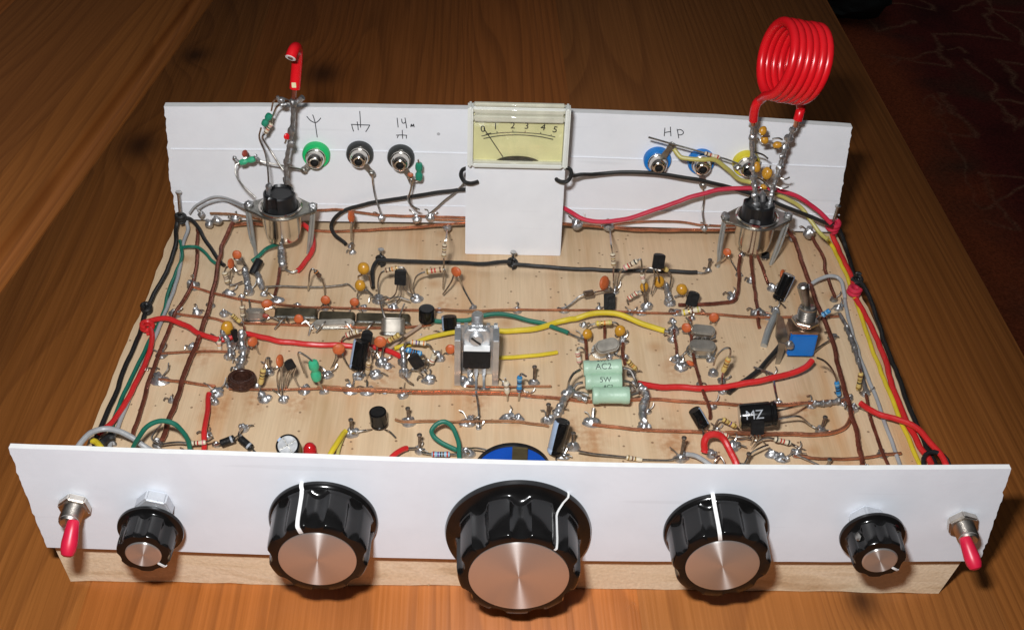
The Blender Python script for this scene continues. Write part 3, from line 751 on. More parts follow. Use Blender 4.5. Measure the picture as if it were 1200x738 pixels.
# ------------------------------------------------------------------ meter and its white plate
YM = 0.1524
pl = Mesh(); pl.prism(V(0, YM, 0), X3, Z3, V(0, -1, 0), [(-0.0196, 0), (0.0192, 0), (0.0188, 0.0425), (-0.0196, 0.0425)], -0.002, 0, 0.0003)
plate = pl.obj('meter_plate', 'white_plate'); tag(plate, 'white plastic plate standing on the board and carrying the meter', 'plate')
x0, x1, z0, z1 = -0.0190, 0.0193, 0.0418, 0.0695
me_ = thing('panel_meter', 'small yellow dial meter in a clear cream case on the white plate', 'meter', V(0, YM, z0))
fY = V(0, -1, 0)
yF, yK = YM - 0.0042, YM + 0.0012          # front and back of the visible case
def MZ(py, y=yF): return S(608, py, y).z
z0, z1 = MZ(198), S(608, 119.5, yK).z
xm = (x0 + x1) / 2; W_ = x1 - x0
b = Mesh()   # case: side cheeks, sill, lintel, back
for xs in (x0 + 0.0010, x1 - 0.0010): b.box(V(xs, (yF + yK) / 2, (z0 + z1) / 2), X3, Y3, Z3, 0.0020, yK - yF, z1 - z0, 0.0006)
b.box(V(xm, (yF + yK) / 2, z0 + 0.0009), X3, Y3, Z3, W_ - 0.0041, yK - yF - 0.0002, 0.0018, 0.0004)
b.box(V(xm, (yF + yK) / 2 + 0.0004, z1 - 0.0008), X3, Y3, Z3, W_ - 0.0041, yK - yF - 0.0010, 0.0015, 0.0004)
b.box(V(xm, yK - 0.0004, (z0 + z1) / 2), X3, Y3, Z3, W_ - 0.0042, 0.0006, z1 - z0 - 0.0040)
b.obj('case', 'bezel', me_)
dY = YM - 0.0008
b = Mesh(); b.box(V(xm, dY + 0.0005, (z0 + z1) / 2), X3, Y3, Z3, W_ - 0.0043, 0.0009, z1 - z0 - 0.0036); dial = b.obj('dial_plate', 'dial', me_)
for pa, pb, yy, dd in ((122.4, 127.0, yF + 0.0010, 0.0020), (128.6, 135.4, yF + 0.0014, 0.0018), (137.0, 144.6, yF + 0.0008, 0.0022)):  # bars stand in for light bands refracted in the clear sloping top
    za, zb2 = MZ(pa, yy - dd / 2), MZ(pb, yy - dd / 2)
    b = Mesh(); b.box(V(xm, yy, (za + zb2) / 2), X3, Y3, Z3, W_ - 0.0042, dd, za - zb2, 0.0006, 3); b.obj('ridge', 'bezel_clear', me_)
b = Mesh(); b.box(V(xm, yF + 0.0012, MZ(192.5)), X3, Y3, Z3, W_ - 0.0042, 0.0018, 0.0009, 0.0003, 3); b.obj('lip', 'bezel_clear', me_)
def D2(cx, cy): return S(530 + cx / 6.15, 105 + cy / 6.15, dY - 0.0002)
def ink2(st, r, name, mt='ink'):
    t = Mesh()
    for s in st: t.tube([D2(*q) for q in s], r, 6)
    return t.obj(name, mt, dial)
ink2([[(210, 336), (300, 318), (430, 309), (520, 312), (640, 322), (742, 343)], [(322, 303), (324, 318)], [(436, 294), (437, 309)], [(525, 298), (526, 312)], [(637, 308), (638, 322)], [(714, 326), (710, 337)], [(240, 323), (280, 314)]], 0.00013, 'scale_arc')
ink2([[(225, 354), (330, 335), (440, 328), (540, 331), (640, 342), (726, 360)]], 0.00016, 'scale_arc')
def text_obj(body, size, name, mt, parent, place, extrude=0.00005, bend=None, bold=0.0):
    """text as a real mesh; place: 4x4 with X along the line, Y up"""
    cu = bpy.data.curves.new(name, 'FONT'); cu.body = body; cu.size = size; cu.extrude = extrude; cu.align_x = 'CENTER'; cu.align_y = 'CENTER'; cu.offset = bold
    tmp = bpy.data.objects.new(name, cu); COL.objects.link(tmp)
    bpy.context.view_layer.update()
    me = bpy.data.meshes.new_from_object(tmp.evaluated_get(bpy.context.evaluated_depsgraph_get()))
    bpy.data.objects.remove(tmp); bpy.data.curves.remove(cu)
    if bend:
        tb = bmesh.new(); tb.from_mesh(me)
        y0_, y1_ = min(v.co.y for v in tb.verts), max(v.co.y for v in tb.verts)
        for q_ in range(1, 14):
            bmesh.ops.bisect_plane(tb, geom=tb.verts[:] + tb.edges[:] + tb.faces[:], plane_co=(0, y0_ + (y1_ - y0_) * q_ / 14, 0), plane_no=(0, 1, 0))
        tb.to_mesh(me); tb.free()
        for v in me.vertices:
            a = v.co.y / bend; r = bend + v.co.z
            v.co.y = math.sin(a) * r; v.co.z = math.cos(a) * r - bend
    me.transform(place)
    c = sum((v.co for v in me.vertices), Vector()) / max(1, len(me.vertices))
    me.transform(Matrix.Translation(-c))
    me.materials.clear(); me.materials.append(MATS[mt])
    ob = bpy.data.objects.new(name, me); COL.objects.link(ob); ob.location = c
    if parent is not None:
        ob.parent = parent; ob.matrix_parent_inverse = Matrix.Translation(-parent.location)
    return ob
def upright(p, tilt=0.0):
    mt_ = Matrix((X3, Z3, V(0, -1, 0))).transposed().to_4x4() @ Matrix.Rotation(tilt, 4, 'Z')
    mt_.translation = p; return mt_
for s, q, tl in (('0', (221, 286), 0.1), ('1', (311, 268), 0.03), ('2', (436, 262), 0), ('3', (536, 265), -0.02), ('4', (655, 275), -0.1), ('5', (741, 291), -0.2)):
    text_obj(s, 0.0038, 'numeral', 'ink', dial, upright(D2(*q), tl))
b = Mesh(); hc = S(606.5, 188.5, dY - 0.0004)
b.prism(hc, X3, Z3, fY, [(-0.0087, -0.0028)] + [(0.0087 * math.cos(a) * -1, -0.0010 + 0.0032 * math.sin(a)) for a in [math.pi * k / 14 for k in range(15)]] + [(0.0087, -0.0028)], -0.0001, 0.0009, 0.0002)
b.obj('hub_cover', 'hub_dark', me_)
b = Mesh(); b.tube([S(530 + 365 / 6.15, 105 + 485 / 6.15, dY - 0.0009), S(530 + 228 / 6.15, 105 + 282 / 6.15, dY - 0.0009)], 0.00018, 6, False); b.obj('needle', 'ink', me_)
b = Mesh(); b.box(V(xm, yF + 0.0014, (MZ(145.5) + MZ(191)) / 2), X3, Y3, Z3, W_ - 0.0043, 0.0003, MZ(145.5) - MZ(191)); b.obj('front_pane', 'pane', me_)

# ------------------------------------------------------------------ banana sockets on the rear panel
def socket(label, px, col, rr, lug, hole_dx=0.0, tilt=0.0):
    o = S(*px, YR)
    e = thing('banana_socket', label, 'socket', o, 'sockets along the rear panel')
    ax = V(0, -1, 0)
    b = Mesh(); b.lathe(o, ax, [(rr * 1.06, 0), (rr * 1.06, 0.0018), (rr * 0.99, 0.0025), (rr * 0.6, 0.0026)], 40); b.obj('collar', col, e)
    x, y, z = frame(ax, Z3)
    b = Mesh(); b.lathe(o + ax * 0.0025, ax, [(0.0041, 0), (0.0042, 0.0006), (0.0040, 0.0013), (0.0036, 0.0016)], 36); b.obj('ring_nut', 'chrome', e)
    b = Mesh(); b.lathe(o, ax, [(0.0037, 0.0038), (0.0036, 0.0052), (0.0033, 0.0063), (0.0028, 0.0071), (0.0022, 0.0075), (0.0016, 0.0074), (0.0015, 0.0050), (0, 0.0049)], 32, mats=[0, 0, 0, 0, 0, 1, 1, 1]); b.obj('bushing', ['chrome', 'hole'], e)
    if lug:
        tip = S(*lug, YR - 0.0050)
        s = o + ax * 0.0042; d = tip - s; d2 = d.normalized(); sd_ = d2.cross(ax).normalized()
        b = Mesh(); b.prism(s, d2, sd_, ax, [(0.0020, -0.0016), (d.length * 0.75, -0.0010), (d.length, -0.0013), (d.length, 0.0013), (d.length * 0.75, 0.0010), (0.0020, 0.0016)], -0.0002, 0.0002)
        b.blob(tip, 0.0014, 0.0012, 0.0014, 2, 0.25, px[0]); b.obj('solder_lug', 'dull_metal', e)
    return e
socket('socket with bright green collar below the antenna mark', (371, 180), 'ring_green', 0.0052, (356, 199))
socket('black socket below the first ground mark, its lug pointing down', (422, 179), 'ring_black', 0.0051, (436, 203), tilt=0.2)
socket('black socket nearest the meter with a brick red capacitor on its lug', (470, 183), 'ring_black', 0.0051, (482, 211), tilt=0.4)
socket('blue socket under the handwritten letters with its lug pointing upwards', (770, 186), 'ring_blue', 0.0052, (787, 170))
socket('blue socket with its lug pointing down, between blue and yellow sockets', (821, 188), 'ring_blue', 0.0051, (823, 217), tilt=0.3)
socket('yellow socket half hidden behind the coil stalks', (874, 190), 'ring_yellow', 0.0052, (864, 196))

# ------------------------------------------------------------------ round plug sockets standing on stilts
def din(label, cx, plug_label, legs, turn):
    Y = 0.1486; zt = 0.0236
    o = V(cx, Y, zt)
    e = thing('plug_socket', label, 'socket', V(cx, Y, 0), 'round metal plug sockets on stilts')
    b = Mesh(); ca, sa = math.cos(turn), math.sin(turn)
    poly = []
    for k in range(48):
        a = 2 * math.pi * k / 48
        u, v = math.cos(a), math.sin(a)
        poly.append((max(-0.0142, min(0.0142, u * 0.0118 + (0.0050 * u ** 7))), v * 0.0092 * (1 - 0.45 * abs(u) ** 3)))
    b.prism(o, V(ca, sa, 0), V(-sa, ca, 0), Z3, poly, -0.0010, 0.0, 0.0003); b.obj('flange', 'dull_metal', e)
    b = Mesh(); b.lathe(V(cx, Y, 0), Z3, [(0.0036, 0.0092), (0.0056, 0.0094), (0.0067, 0.0104), (0.0074, 0.0140), (0.0080, 0.0225), (0.0086, 0.0236), (0.0085, 0.0243), (0.0079, 0.0246), (0.0074, 0.0243), (0.0073, 0.0160), (0, 0.0158)], 48); b.obj('shell', 'chrome', e)
    for sx_, (fx, fy) in legs:
        top = o + V(ca * sx_ * 0.0126, sa * sx_ * 0.0126, 0.0002)
        foot = P(fx, fy, 0)
        b = Mesh(); b.tube([top + V(0, 0, 0.0008), top.lerp(foot, 0.5) + V(0, 0, 0.0006), foot], 0.00072, 10); b.tube([top + V(sx_ * 0.0009, -0.0006, 0.0002), top.lerp(foot, 0.6) + V(sx_ * 0.0011, -0.0007, 0), foot + V(0.0007, 0.0004, 0)], 0.00045, 8)
        lg = b.obj('leg', 'grey_metal', e)
        b = Mesh(); b.blob(top + V(0, 0, 0.0006), 0.0017, 0.0015, 0.0013, 3, 0.35, cx * 100 + sx_); b.obj('solder_blob', 'solder', lg)
    p = thing('coil_plug', plug_label, 'plug', V(cx, Y, 0.016), 'black plugs seated in the round sockets')
    b = Mesh(); b.lathe(V(cx, Y, 0), Z3, [(0.0062, 0.0164), (0.0069, 0.0170), (0.0069, 0.0244), (0.0064, 0.0256), (0.0062, 0.0300), (0.0056, 0.0306), (0.0050, 0.0296), (0, 0.0294)], 40,
            flute=lambda a, r, i: r * (0.86 if (3 <= i <= 5 and abs(math.sin(1.5 * a + 0.4)) < 0.35) else 1)); b.obj('plug_body', 'black', p, 0.5)
    return e, p
mat('grey_metal', (0.44, 0.46, 0.45), 0.42, 0.6, 0.12, 300)
dl, plug_l = din('round metal plug socket on stilts near the ragged panel end, below antenna mark', -0.0918, 'black plug carrying the short red wire hook', [(-1, (300, 300)), (1, (361, 297))], -0.03)
dr, plug_r = din('round metal plug socket on stilts below the big red coil', 0.0955, 'black plug carrying the big red coil', [(-1, (841, 313)), (1, (903, 310))], 0.06)
# ------------------------------------------------------------------ kinds of small parts
def pt(q, Y):
    """(px, py) on the upright plane Y; (px, py, z mm) over the board; a Vector as it is"""
    if isinstance(q, Vector): return q
    return S(q[0], q[1], Y) if len(q) == 2 else P(*q)
def leads(e, paths, Y, r=0.00037, mt='lead', name='lead'):
    for path in paths:
        if len(path) > 1:
            b = Mesh(); b.tube([pt(q, Y) for q in path], r, 6, per=5); b.obj(name, mt, e)

RES_N = 0
def resistor(label, base, A, B, ends, col='beige', bands=('band_brown', 'band_black', 'band_red', 'band_gold'), rpx=2.9, dy=0.0, lead_mat='lead', group='banded resistors soldered among the wires'):
    """base: pixel of the board point it stands over (fixes the depth); A, B: ends of the body; ends: lead paths from A and from B outwards"""
    Y = gy(*base) + dy
    a, c = pt(A, Y), pt(B, Y)
    e = thing('resistor', label, 'resistor', (a + c) / 2, group)
    d = c - a; L = d.length; r = mm(rpx, a)
    prof, mats = [(r * 0.35, -0.02 * L), (r * 0.8, 0.0), (r * 1.06, 0.08 * L), (r * 1.04, 0.2 * L), (r * 0.9, 0.27 * L)], [0, 0, 0, 0]
    nb = len(bands)
    pos = [0.11, 0.36, 0.50, 0.64, 0.87][:nb] if nb == 5 else [0.13, 0.38, 0.56, 0.86][:nb]
    prof, mats = [(r * 0.35, -0.02 * L), (r * 0.82, 0.0)], [0]
    for i, p_ in enumerate(pos):
        edge = p_ < 0.25 or p_ > 0.75
        rr = r * (1.05 if edge else 0.9)
        prof += [(rr, (p_ - 0.045) * L), (rr, (p_ + 0.045) * L)]; mats += [0, i + 1]
        if p_ == pos[0]: prof += [(r * 1.03, 0.22 * L), (r * 0.9, 0.29 * L)]; mats += [0, 0]
        if i == nb - 2: prof += [(r * 0.9, 0.71 * L), (r * 1.03, 0.78 * L)]; mats += [0, 0]
    prof += [(r * 0.82, L), (r * 0.35, 1.02 * L)]; mats += [0, 0]
    prof = sorted(zip(prof, [0] + mats), key=lambda t: t[0][1])
    mats = [t[1] for t in prof][1:]; prof = [t[0] for t in prof]
    b = Mesh(); b.lathe(a, d, prof, 18, mats=mats); b.obj('body', [col] + list(bands), e, 0.9)
    for end, path in ((a, ends[0]), (c, ends[1] if len(ends) > 1 else None)):
        if path: leads(e, [[end + (d * 0.03 if end is a else -d * 0.03)] + list(path)], Y, mt=lead_mat)
    return e

def disc_cap(label, base, C, rpx, ends, yaw=0.0, col='disc', dy=0.0, squash=1.0, thick=0.32, roll=0.0, pitch=0.25, kind='ceramic_capacitor', group='round orange ceramic capacitors'):
    Y = gy(*base) + dy
    c = pt(C, Y); r = mm(rpx, c)
    e = thing(kind, label, 'capacitor', c, group)
    n = V(math.sin(yaw), -math.cos(yaw) * math.cos(pitch), math.sin(pitch)); n.normalize()
    up = (Z3 - n * Z3.z * n.z) if abs(n.z) < 0.9 else Y3
    up = (Z3 - n * n.z).normalized(); x = up.cross(n)
    cr, sr = math.cos(roll), math.sin(roll)
    x, up = x * cr + up * sr, up * cr - x * sr
    b = Mesh(); b.blob(c, r, r * squash, r * thick * 1.25, 3, 0.05, rpx + C[0], 0, x, up, n)
    b.obj('body', col, e)
    for k, path in enumerate(ends):
        s = c - up * r * squash * 0.7 + x * r * (0.5 if k else -0.5)
        b = Mesh(); s2 = s - up * r * 0.35
        leads(e, [[s, s2] + list(path)], Y)
    return e
def drop_cap(label, base, C, rpx, ends, **k):
    k.setdefault('col', 'drop'); k.setdefault('thick', 0.62); k.setdefault('squash', 1.12)
    return disc_cap(label, base, C, rpx, ends, kind='dipped_capacitor', group='yellow dipped capacitors', **k)

def can_cap(label, A, B, rpx, ends, Y=None, stripe=None, top='cap_top', group='black electrolytic capacitors', vent=True, hint=None, body='black_gloss'):
    """A: sealed (lead) end, B: far end, both Vectors"""
    d = B - A; L = d.length; r = mm(rpx, A)
    e = thing('electrolytic_capacitor', label, 'capacitor', (A + B) / 2, group)
    b = Mesh()
    prof = [(r * 0.6, 0.0), (r * 0.93, 0.005 * L), (r, 0.04 * L), (r, 0.10 * L), (r * 0.93, 0.13 * L), (r * 0.93, 0.15 * L), (r, 0.18 * L), (r, 0.955 * L), (r * 0.95, L), (r * 0.80, 1.004 * L)]
    sec = (lambda k, i: 1 if stripe is not None and (k in stripe) else None)
    b.lathe(A, d, prof, 32, hint, sector=sec if stripe is not None else None)
    b.obj('sleeve', [body, 'stripe'], e, 0.5)
    b = Mesh(); b.lathe(A, d, [(r * 0.80, 0.995 * L), (r * 0.80, 1.006 * L), (0, 1.006 * L)], 32, hint)
    tp_ = b.obj('top', top, e)
    if vent:
        x, y, z = frame(d, hint)
        for a in (0.6, 0.6 + math.pi / 2):
            u = x * math.cos(a) + y * math.sin(a); v = z.cross(u)
            b = Mesh(); b.box(A + d * 1.0068, u, v, z, r * 1.5, r * 0.09, 0.00012); b.obj('vent_groove', 'dull_metal' if top == 'cap_top' else 'chip', tp_)
    leads(e, [[A + d * 0.02] + list(q) for q in ends], Y if Y is not None else A.y)
    return e

def transistor(label, base, C, w, h, ends, yaw=0.0, roll=0.0, pitch=0.3, dy=0.0, flat=True, mt='chip', group='black three legged transistors'):
    """w, h in photo pixels; flat face towards the camera unless flat is False"""
    Y = gy(*base) + dy
    c = pt(C, Y)
    e = thing('transistor', label, 'transistor', c, group)
    W, H = mm(w, c), mm(h, c) * 1.1
    n = V(math.sin(yaw) * math.cos(pitch), -math.cos(yaw) * math.cos(pitch), math.sin(pitch))
    up = (Z3 - n * n.z).normalized(); x = up.cross(n)
    x, up = x * math.cos(roll) + up * math.sin(roll), up * math.cos(roll) - x * math.sin(roll)
    s = 1 if flat else -1
    poly = [(-W / 2, s * W * 0.28), (W / 2, s * W * 0.28)] if s > 0 else [(W / 2, s * W * 0.28), (-W / 2, s * W * 0.28)]
    rr = W * 0.52; th = math.asin(min(1, 0.28 / 0.52 * 0.9))
    arc = []
    for k in range(1, 12):
        a = math.pi * k / 12
        arc.append((math.cos(a) * W / 2 * s, s * (W * 0.1 - math.sin(a) * W * 0.55)))
    poly = [(-W / 2 * s, s * W * 0.28), (-W / 2 * s, s * W * 0.1)] + list(reversed([(u, v) for u, v in arc])) + [(W / 2 * s, s * W * 0.1), (W / 2 * s, s * W * 0.28)]
    b = Mesh(); b.prism(c, x, n, up, poly, -H / 2, H / 2, W * 0.05)
    bmesh.ops.recalc_face_normals(b.bm, faces=b.bm.faces)
    b.obj('body', mt, e, 0.5)
    for k, path in enumerate(ends):
        s0 = c - up * H * 0.48 + x * W * 0.28 * (k - (len(ends) - 1) / 2)
        leads(e, [[s0, s0 - up * H * 0.22] + list(path)], Y, 0.00030)
    return e

def crystal(label, C, ax_long, ax_width, w, h, t, ends, mt='can', group='metal cased crystals'):
    """C centre (Vector); ax_long: from the lead base to the top; sizes in metres"""
    z = Vector(ax_long).normalized(); x = Vector(ax_width); x = (x - z * x.dot(z)).normalized(); y = z.cross(x)
    e = thing('crystal', label, 'crystal', C, group)
    def oval(k, g):
        out = []
        for i in range(28):
            a = 2 * math.pi * i / 28
            u = (w / 2 - t / 2) * (1 if math.cos(a) > 0 else -1)
            out.append((u + math.cos(a) * t / 2 + g * math.cos(a), math.sin(a) * t / 2 + g * math.sin(a)))
        return out
    b = Mesh(); b.prism(C, x, y, z, oval(1, 0), -h / 2, h / 2, min(t, h) * 0.12, 3); b.obj('can', mt, e)
    b = Mesh(); b.prism(C, x, y, z, oval(1, 0.0006), -h / 2 - 0.0005, -h / 2 + 0.0003, 0.0002); b.obj('base_rim', 'dull_metal', e)
    leads(e, ends, C.y)
    return e

def axial(label, kind, cat, A, B, r, ends, bodymat, prof=None, band=None, group=None):
    d = B - A; L = d.length
    e = thing(kind, label, cat, (A + B) / 2, group)
    prof = prof or [(r * 0.5, 0), (r * 0.95, 0.03), (r, 0.08), (r, 0.92), (r * 0.95, 0.97), (r * 0.5, 1)]
    b = Mesh()
    mats = None
    if band:
        prof = [(r * 0.5, 0), (r * 0.95, 0.03), (r, 0.08), (r, 0.70), (r * 1.005, 0.705), (r * 1.005, 0.84), (r, 0.845), (r, 0.92), (r * 0.95, 0.97), (r * 0.5, 1)]
        mats = [0, 0, 0, 0, 1, 0, 0, 0, 0]
    b.lathe(A, d, [(a_, h_ * L) for a_, h_ in prof], 24, mats=mats)
    b.obj('body', [bodymat, band] if band else bodymat, e, 0.7)
    leads(e, ends, A.y)
    return e

def kink(q, amp):
    out = spline(q, 5)
    return [p if i in (0, len(out) - 1) else p + V(noise.noise(p * 160), noise.noise(p * 160 + V(7, 0, 0)), noise.noise(p * 160 + V(0, 9, 0)) * 0.6) * amp for i, p in enumerate(out)]
def wire(label, pts, r=0.00075, mt='black_wire', cat='wire', name='insulated_wire', bare=None, group=None, seg=10, rest=0.0):
    """pts: (px, py, z mm) or Vectors"""
    q = [p if isinstance(p, Vector) else P(*p) for p in pts]
    if bare:
        e = thing(name, label, cat, q[0], group)
        b = Mesh(); b.tube(kink(q, r * 0.5), r, seg, per=3, wobble=0.05); b.obj('insulation', mt, e)
        for path in bare:
            b = Mesh(); b.tube([p if isinstance(p, Vector) else P(*p) for p in path], r * 0.5, 7); b.obj('bare_end', 'lead', e)
        return e
    b = Mesh(); b.tube(kink(q, r * 0.5), r, seg, per=3, wobble=0.05)
    return tag(b.obj(name, mt), label, cat, group)
def rail(label, pts, r=0.0006, mt='copper', z=2.2, group='copper wires strung across the board'):
    q = [P(*(p if len(p) == 3 else (*p, z))) for p in pts]
    b = Mesh(); b.tube(kink(q, r * 0.5), r * 0.78, 9, wobble=0.15)
    return tag(b.obj('copper_wire', mt), label, 'copper wire', group)

ORD = 'first second third fourth fifth sixth seventh eighth ninth tenth eleventh twelfth thirteenth fourteenth fifteenth sixteenth seventeenth eighteenth'.split()
def joints(row, rows, group='solder joints on the nails of the board', mt='solder'):
    """rows: (px, py, radius px[, options]); options: pin = nail height mm above the blob, w = widen, t = number of tails, m = material, h = height ratio"""
    n = len(rows)
    rows = sorted(rows, key=lambda t_: t_[0])
    for i, rw in enumerate(rows):
        px, py, rp = rw[:3]; o = rw[3] if len(rw) > 3 else {}
        c0 = P(px, py, 1.0); r = mm(rp * 1.03, c0)
        hr = o.get('h', 1.15)
        c = P(px, py + rp * 0.25, 0.4)
        look = o.get('l') or ('nailed solder joint' if o.get('pin') else 'shiny solder joint')
        where = f"{ORD[i]} from the left " if n > 1 else ''
        e = thing('solder_joint', f"{look}, {where}{row}" if n > 1 else f"{look} {row}", 'solder joint', c, group)
        b = Mesh(); seed = px * 0.37 + py * 0.11
        wd = o.get('w', 1.0)
        b.blob(c, r * wd * 1.02, r * 0.92, r * hr, 3, 0.17, seed, o.get('cone', 0.42))
        if rp > 4.4:
            for k in range(2):
                a = seed * 5 + k * 2.4
                b.blob(c + V(math.cos(a) * r * wd * 0.55, math.sin(a) * r * 0.45, r * 0.35 * (k + 0.6)), r * 0.55, r * 0.5, r * 0.55, 2, 0.3, seed + k + 1)
        b.obj('solder', o.get('m', mt), e)
        if o.get('pin'):
            h = o['pin'] * 0.001
            lean = V(noise.noise(V(seed, 1, 0)) * 0.14, noise.noise(V(seed, 5, 0)) * 0.1, 1)
            b = Mesh(); top = c + lean * h
            b.lathe(c, top - c, [(0.00055, 0), (0.00055, (top - c).length), (0.00085, (top - c).length + 0.0001), (0.00085, (top - c).length + 0.0006), (0.0005, (top - c).length + 0.0008)], 12)
            b.obj('nail', o.get('pm', 'nail'), e)
        nt_ = o.get('t', 0) + (2 if int(px) % 3 == 0 else 1 if int(px) % 3 == 1 else 0)
        for k in range(nt_):
            a = seed * 7.3 + k * 2.1
            l = r * (1.1 + 0.6 * abs(math.sin(seed + k)))
            b = Mesh(); s = c + V(math.cos(a) * r * 0.4 * wd, math.sin(a) * r * 0.4, r * 0.5)
            b.tube([s, s + V(math.cos(a) * l * 0.6, math.sin(a) * l * 0.5, l * 0.45), s + V(math.cos(a + 0.3) * l, math.sin(a + 0.3) * l * 0.9, l * (0.5 + 0.4 * math.sin(a * 3)))], 0.00026, 6)
            b.obj('cut_lead', 'lead', e)
def lump(label, pts, r, seed=0, mt='solder', name='soldered_lead'):
    """a thick tinned run of wire or tall solder column along pts"""
    q = [p if isinstance(p, Vector) else P(*p) for p in pts]
    b = Mesh()
    sp = spline(q, 6)
    t_ = bmesh.new()
    b.tube(q, r * 0.88, 12, wobble=0.45)
    for i, p in enumerate(sp[::4]):
        k = 1.0 + 0.45 * noise.noise(V(seed, i * 0.9, 0))
        b.blob(p, r * k, r * k, r * k * 1.5, 3, 0.25, seed + i)
    return tag(b.obj(name, mt), label, 'solder', 'thick runs of solder over wires')
def ringcoil(c, ax, R, r, turns, pitch):
    x, y, z = frame(ax)
    n = int(turns * 16)
    return [c + (x * math.cos(2 * math.pi * k / 16) + y * math.sin(2 * math.pi * k / 16)) * R + z * (pitch * k / 16) for k in range(n + 1)]
def knot(label, px, py, mt, R=0.0018, r=0.0007, turns=2.2, z=1.2, ax=(0.1, -0.15, 1), nail=0.0):
    c = P(px, py, z)
    e = thing('wire_knot', label, 'wire', c, 'wire loops tied round nails')
    b = Mesh(); b.tube(ringcoil(c, ax, R, r, turns, r * 1.7), r, 9, False); b.obj('loop', mt, e)
    if nail:
        base = P(px, py, 0)
        lean = V(0.06, 0.02, 1)
        b = Mesh(); b.lathe(base, lean, [(0.0007, 0), (0.0007, nail), (0.00125, nail + 0.0001), (0.00125, nail + 0.0006), (0.0006, nail + 0.0008)], 14); b.obj('nail', 'bright_nail', e)
    return e
# ------------------------------------------------------------------ bare copper wires strung over the board (pixels of the photograph, height in mm)
rail('upper bare copper wire at the rear panel foot near the ragged corner', [(246, 250, 4), (262, 250, 4.5), (280, 252, 4.5), (310, 258, 4)], 0.0006, 'bright_copper', z=4)
rail('lower bare copper wire at the rear edge, near the socket with green mark', [(274, 264, 2.4), (290, 262, 2.6), (310, 263, 2.6), (345, 267, 2.4)], 0.0008)
rail('copper wire between hooded socket and meter plate along the rear panel foot', [(356, 247, 4), (380, 246, 4), (400, 246, 4), (447, 252, 3.5), (482, 253, 3.2), (520, 254, 3), (548, 255, 3)], 0.0006)
rail('second copper wire between socket and meter plate, just under the upper one', [(362, 270, 2.2), (390, 271, 2), (420, 270, 2), (451, 268, 2), (490, 266, 2), (522, 263, 2.2), (548, 261, 2.2)], 0.0007)
rail('thin bright copper wire twisted beside the solder left of the meter plate', [(500, 257, 2.4), (522, 257.5, 2.6), (535, 258, 2.6), (548, 258, 2.6)], 0.0005, 'bright_copper')
rail('copper wire from meter plate to right plug socket along the rear panel', [(655, 262, 2.4), (687, 264, 2.2), (712, 266, 2), (752, 269.5, 2), (800, 269.5, 2), (849, 269.5, 2), (872, 268, 2)], 0.0008)
rail('bowed thin copper wire above the straight one behind the blue socket lead', [(718, 264, 2.8), (740, 260.5, 3.4), (773, 259, 4), (803, 260.5, 3.6), (826, 264, 3), (866, 264.5, 2.6)], 0.0005)
rail('long copper wire crossing behind the silver crystals on the left', [(226, 336), (262, 346), (308, 354), (353, 359), (375, 360), (417, 361), (472, 363), (516, 363)], 0.0006)
rail('short tinned copper wire just behind the heat sink', [(516, 363), (530, 363.5), (552, 364), (578, 363), (606, 363)], 0.0007, 'bright_copper')
rail('copper wire passing behind the yellow wire towards the right transistors', [(604, 362.5), (657, 363), (704, 363.5), (748, 366), (792, 367)], 0.0005)
rail('bent copper wire rising to the foot of the right plug socket', [(795, 357), (820, 356.5), (846, 354.5), (860, 352, 2.2), (864, 345, 2.2), (865, 330, 2.4), (866, 312, 4.5), (867, 299, 7)], 0.0009, 'dark_copper')
rail('copper wire running right from the pale resistor behind the crystal pair', [(792, 365), (820, 367), (850, 369), (881, 371), (930, 371), (960, 371), (986, 370)], 0.0006)
rail('copper wire in front of the flat crystals on the left', [(282, 378, 1.6), (330, 380, 1.6), (375, 381, 1.8), (430, 384, 2), (480, 383, 2.2), (505, 380, 2.2)], 0.0006)
rail('short copper wire ending at the yellow capacitor cluster', [(205, 367), (230, 370.5), (250, 373), (266, 378)], 0.0006)
rail('thin copper wire from side rail to solder column, second on the left', [(188, 414), (215, 412), (245, 411), (268, 412)], 0.0005)
rail('copper wire ending at the big solder with red wire below it', [(186, 444), (212, 447), (235, 450), (252, 452)], 0.0006)
rail('copper wire under the dark wound coil and green inductor', [(268, 455), (300, 456), (333, 456), (365, 455), (392, 454)], 0.0005)
rail('lower strand of the long central copper wire before the heat sink', [(372, 453.5), (405, 456), (441, 457), (480, 459.5), (520, 460), (553, 460), (595, 461), (625, 464), (660, 467)], 0.0007)
rail('upper strand of the long central copper wire before the heat sink', [(376, 451.5), (410, 454), (441, 455), (480, 457), (520, 457.5), (560, 457.5), (600, 459), (622, 462)], 0.0006, 'bright_copper', 2.8)
rail('bright copper wire end under the heat sink pins', [(546, 451.5), (565, 452.5), (590, 453), (620, 452.5), (646, 452)], 0.0005, 'bright_copper')
rail('copper wire passing under the three green resistors', [(655, 466, 1.6), (690, 470, 1.4), (725, 470, 1.4), (761, 467, 1.8), (800, 469.5), (830, 471.5), (866, 474)], 0.0007)
rail('copper wire running from the black lettered capacitor to the right rails', [(866, 474), (900, 475, 2.4), (930, 473), (955, 471.5), (990, 468)], 0.0008)
rail('copper wire left of the green loop behind the front panel', [(463, 491), (475, 493.5), (510, 493), (543, 493.5), (585, 493), (614, 494.5), (643, 499)], 0.0006, 'bright_copper')
rail('copper wire in front of the green resistors running right', [(694, 497), (725, 500), (753, 503), (800, 505), (850, 507)], 0.0007)
rail('copper wire in front of the lettered capacitor curving up to the rails', [(850, 507), (900, 508.5), (954, 508.5), (975, 507), (988, 501), (996, 492), (999, 482)], 0.0009)
rail('short copper wire just behind the front panel on the right', [(930, 534), (970, 537), (1010, 536.5), (1034, 532.5), (1056, 530.5)], 0.0006)
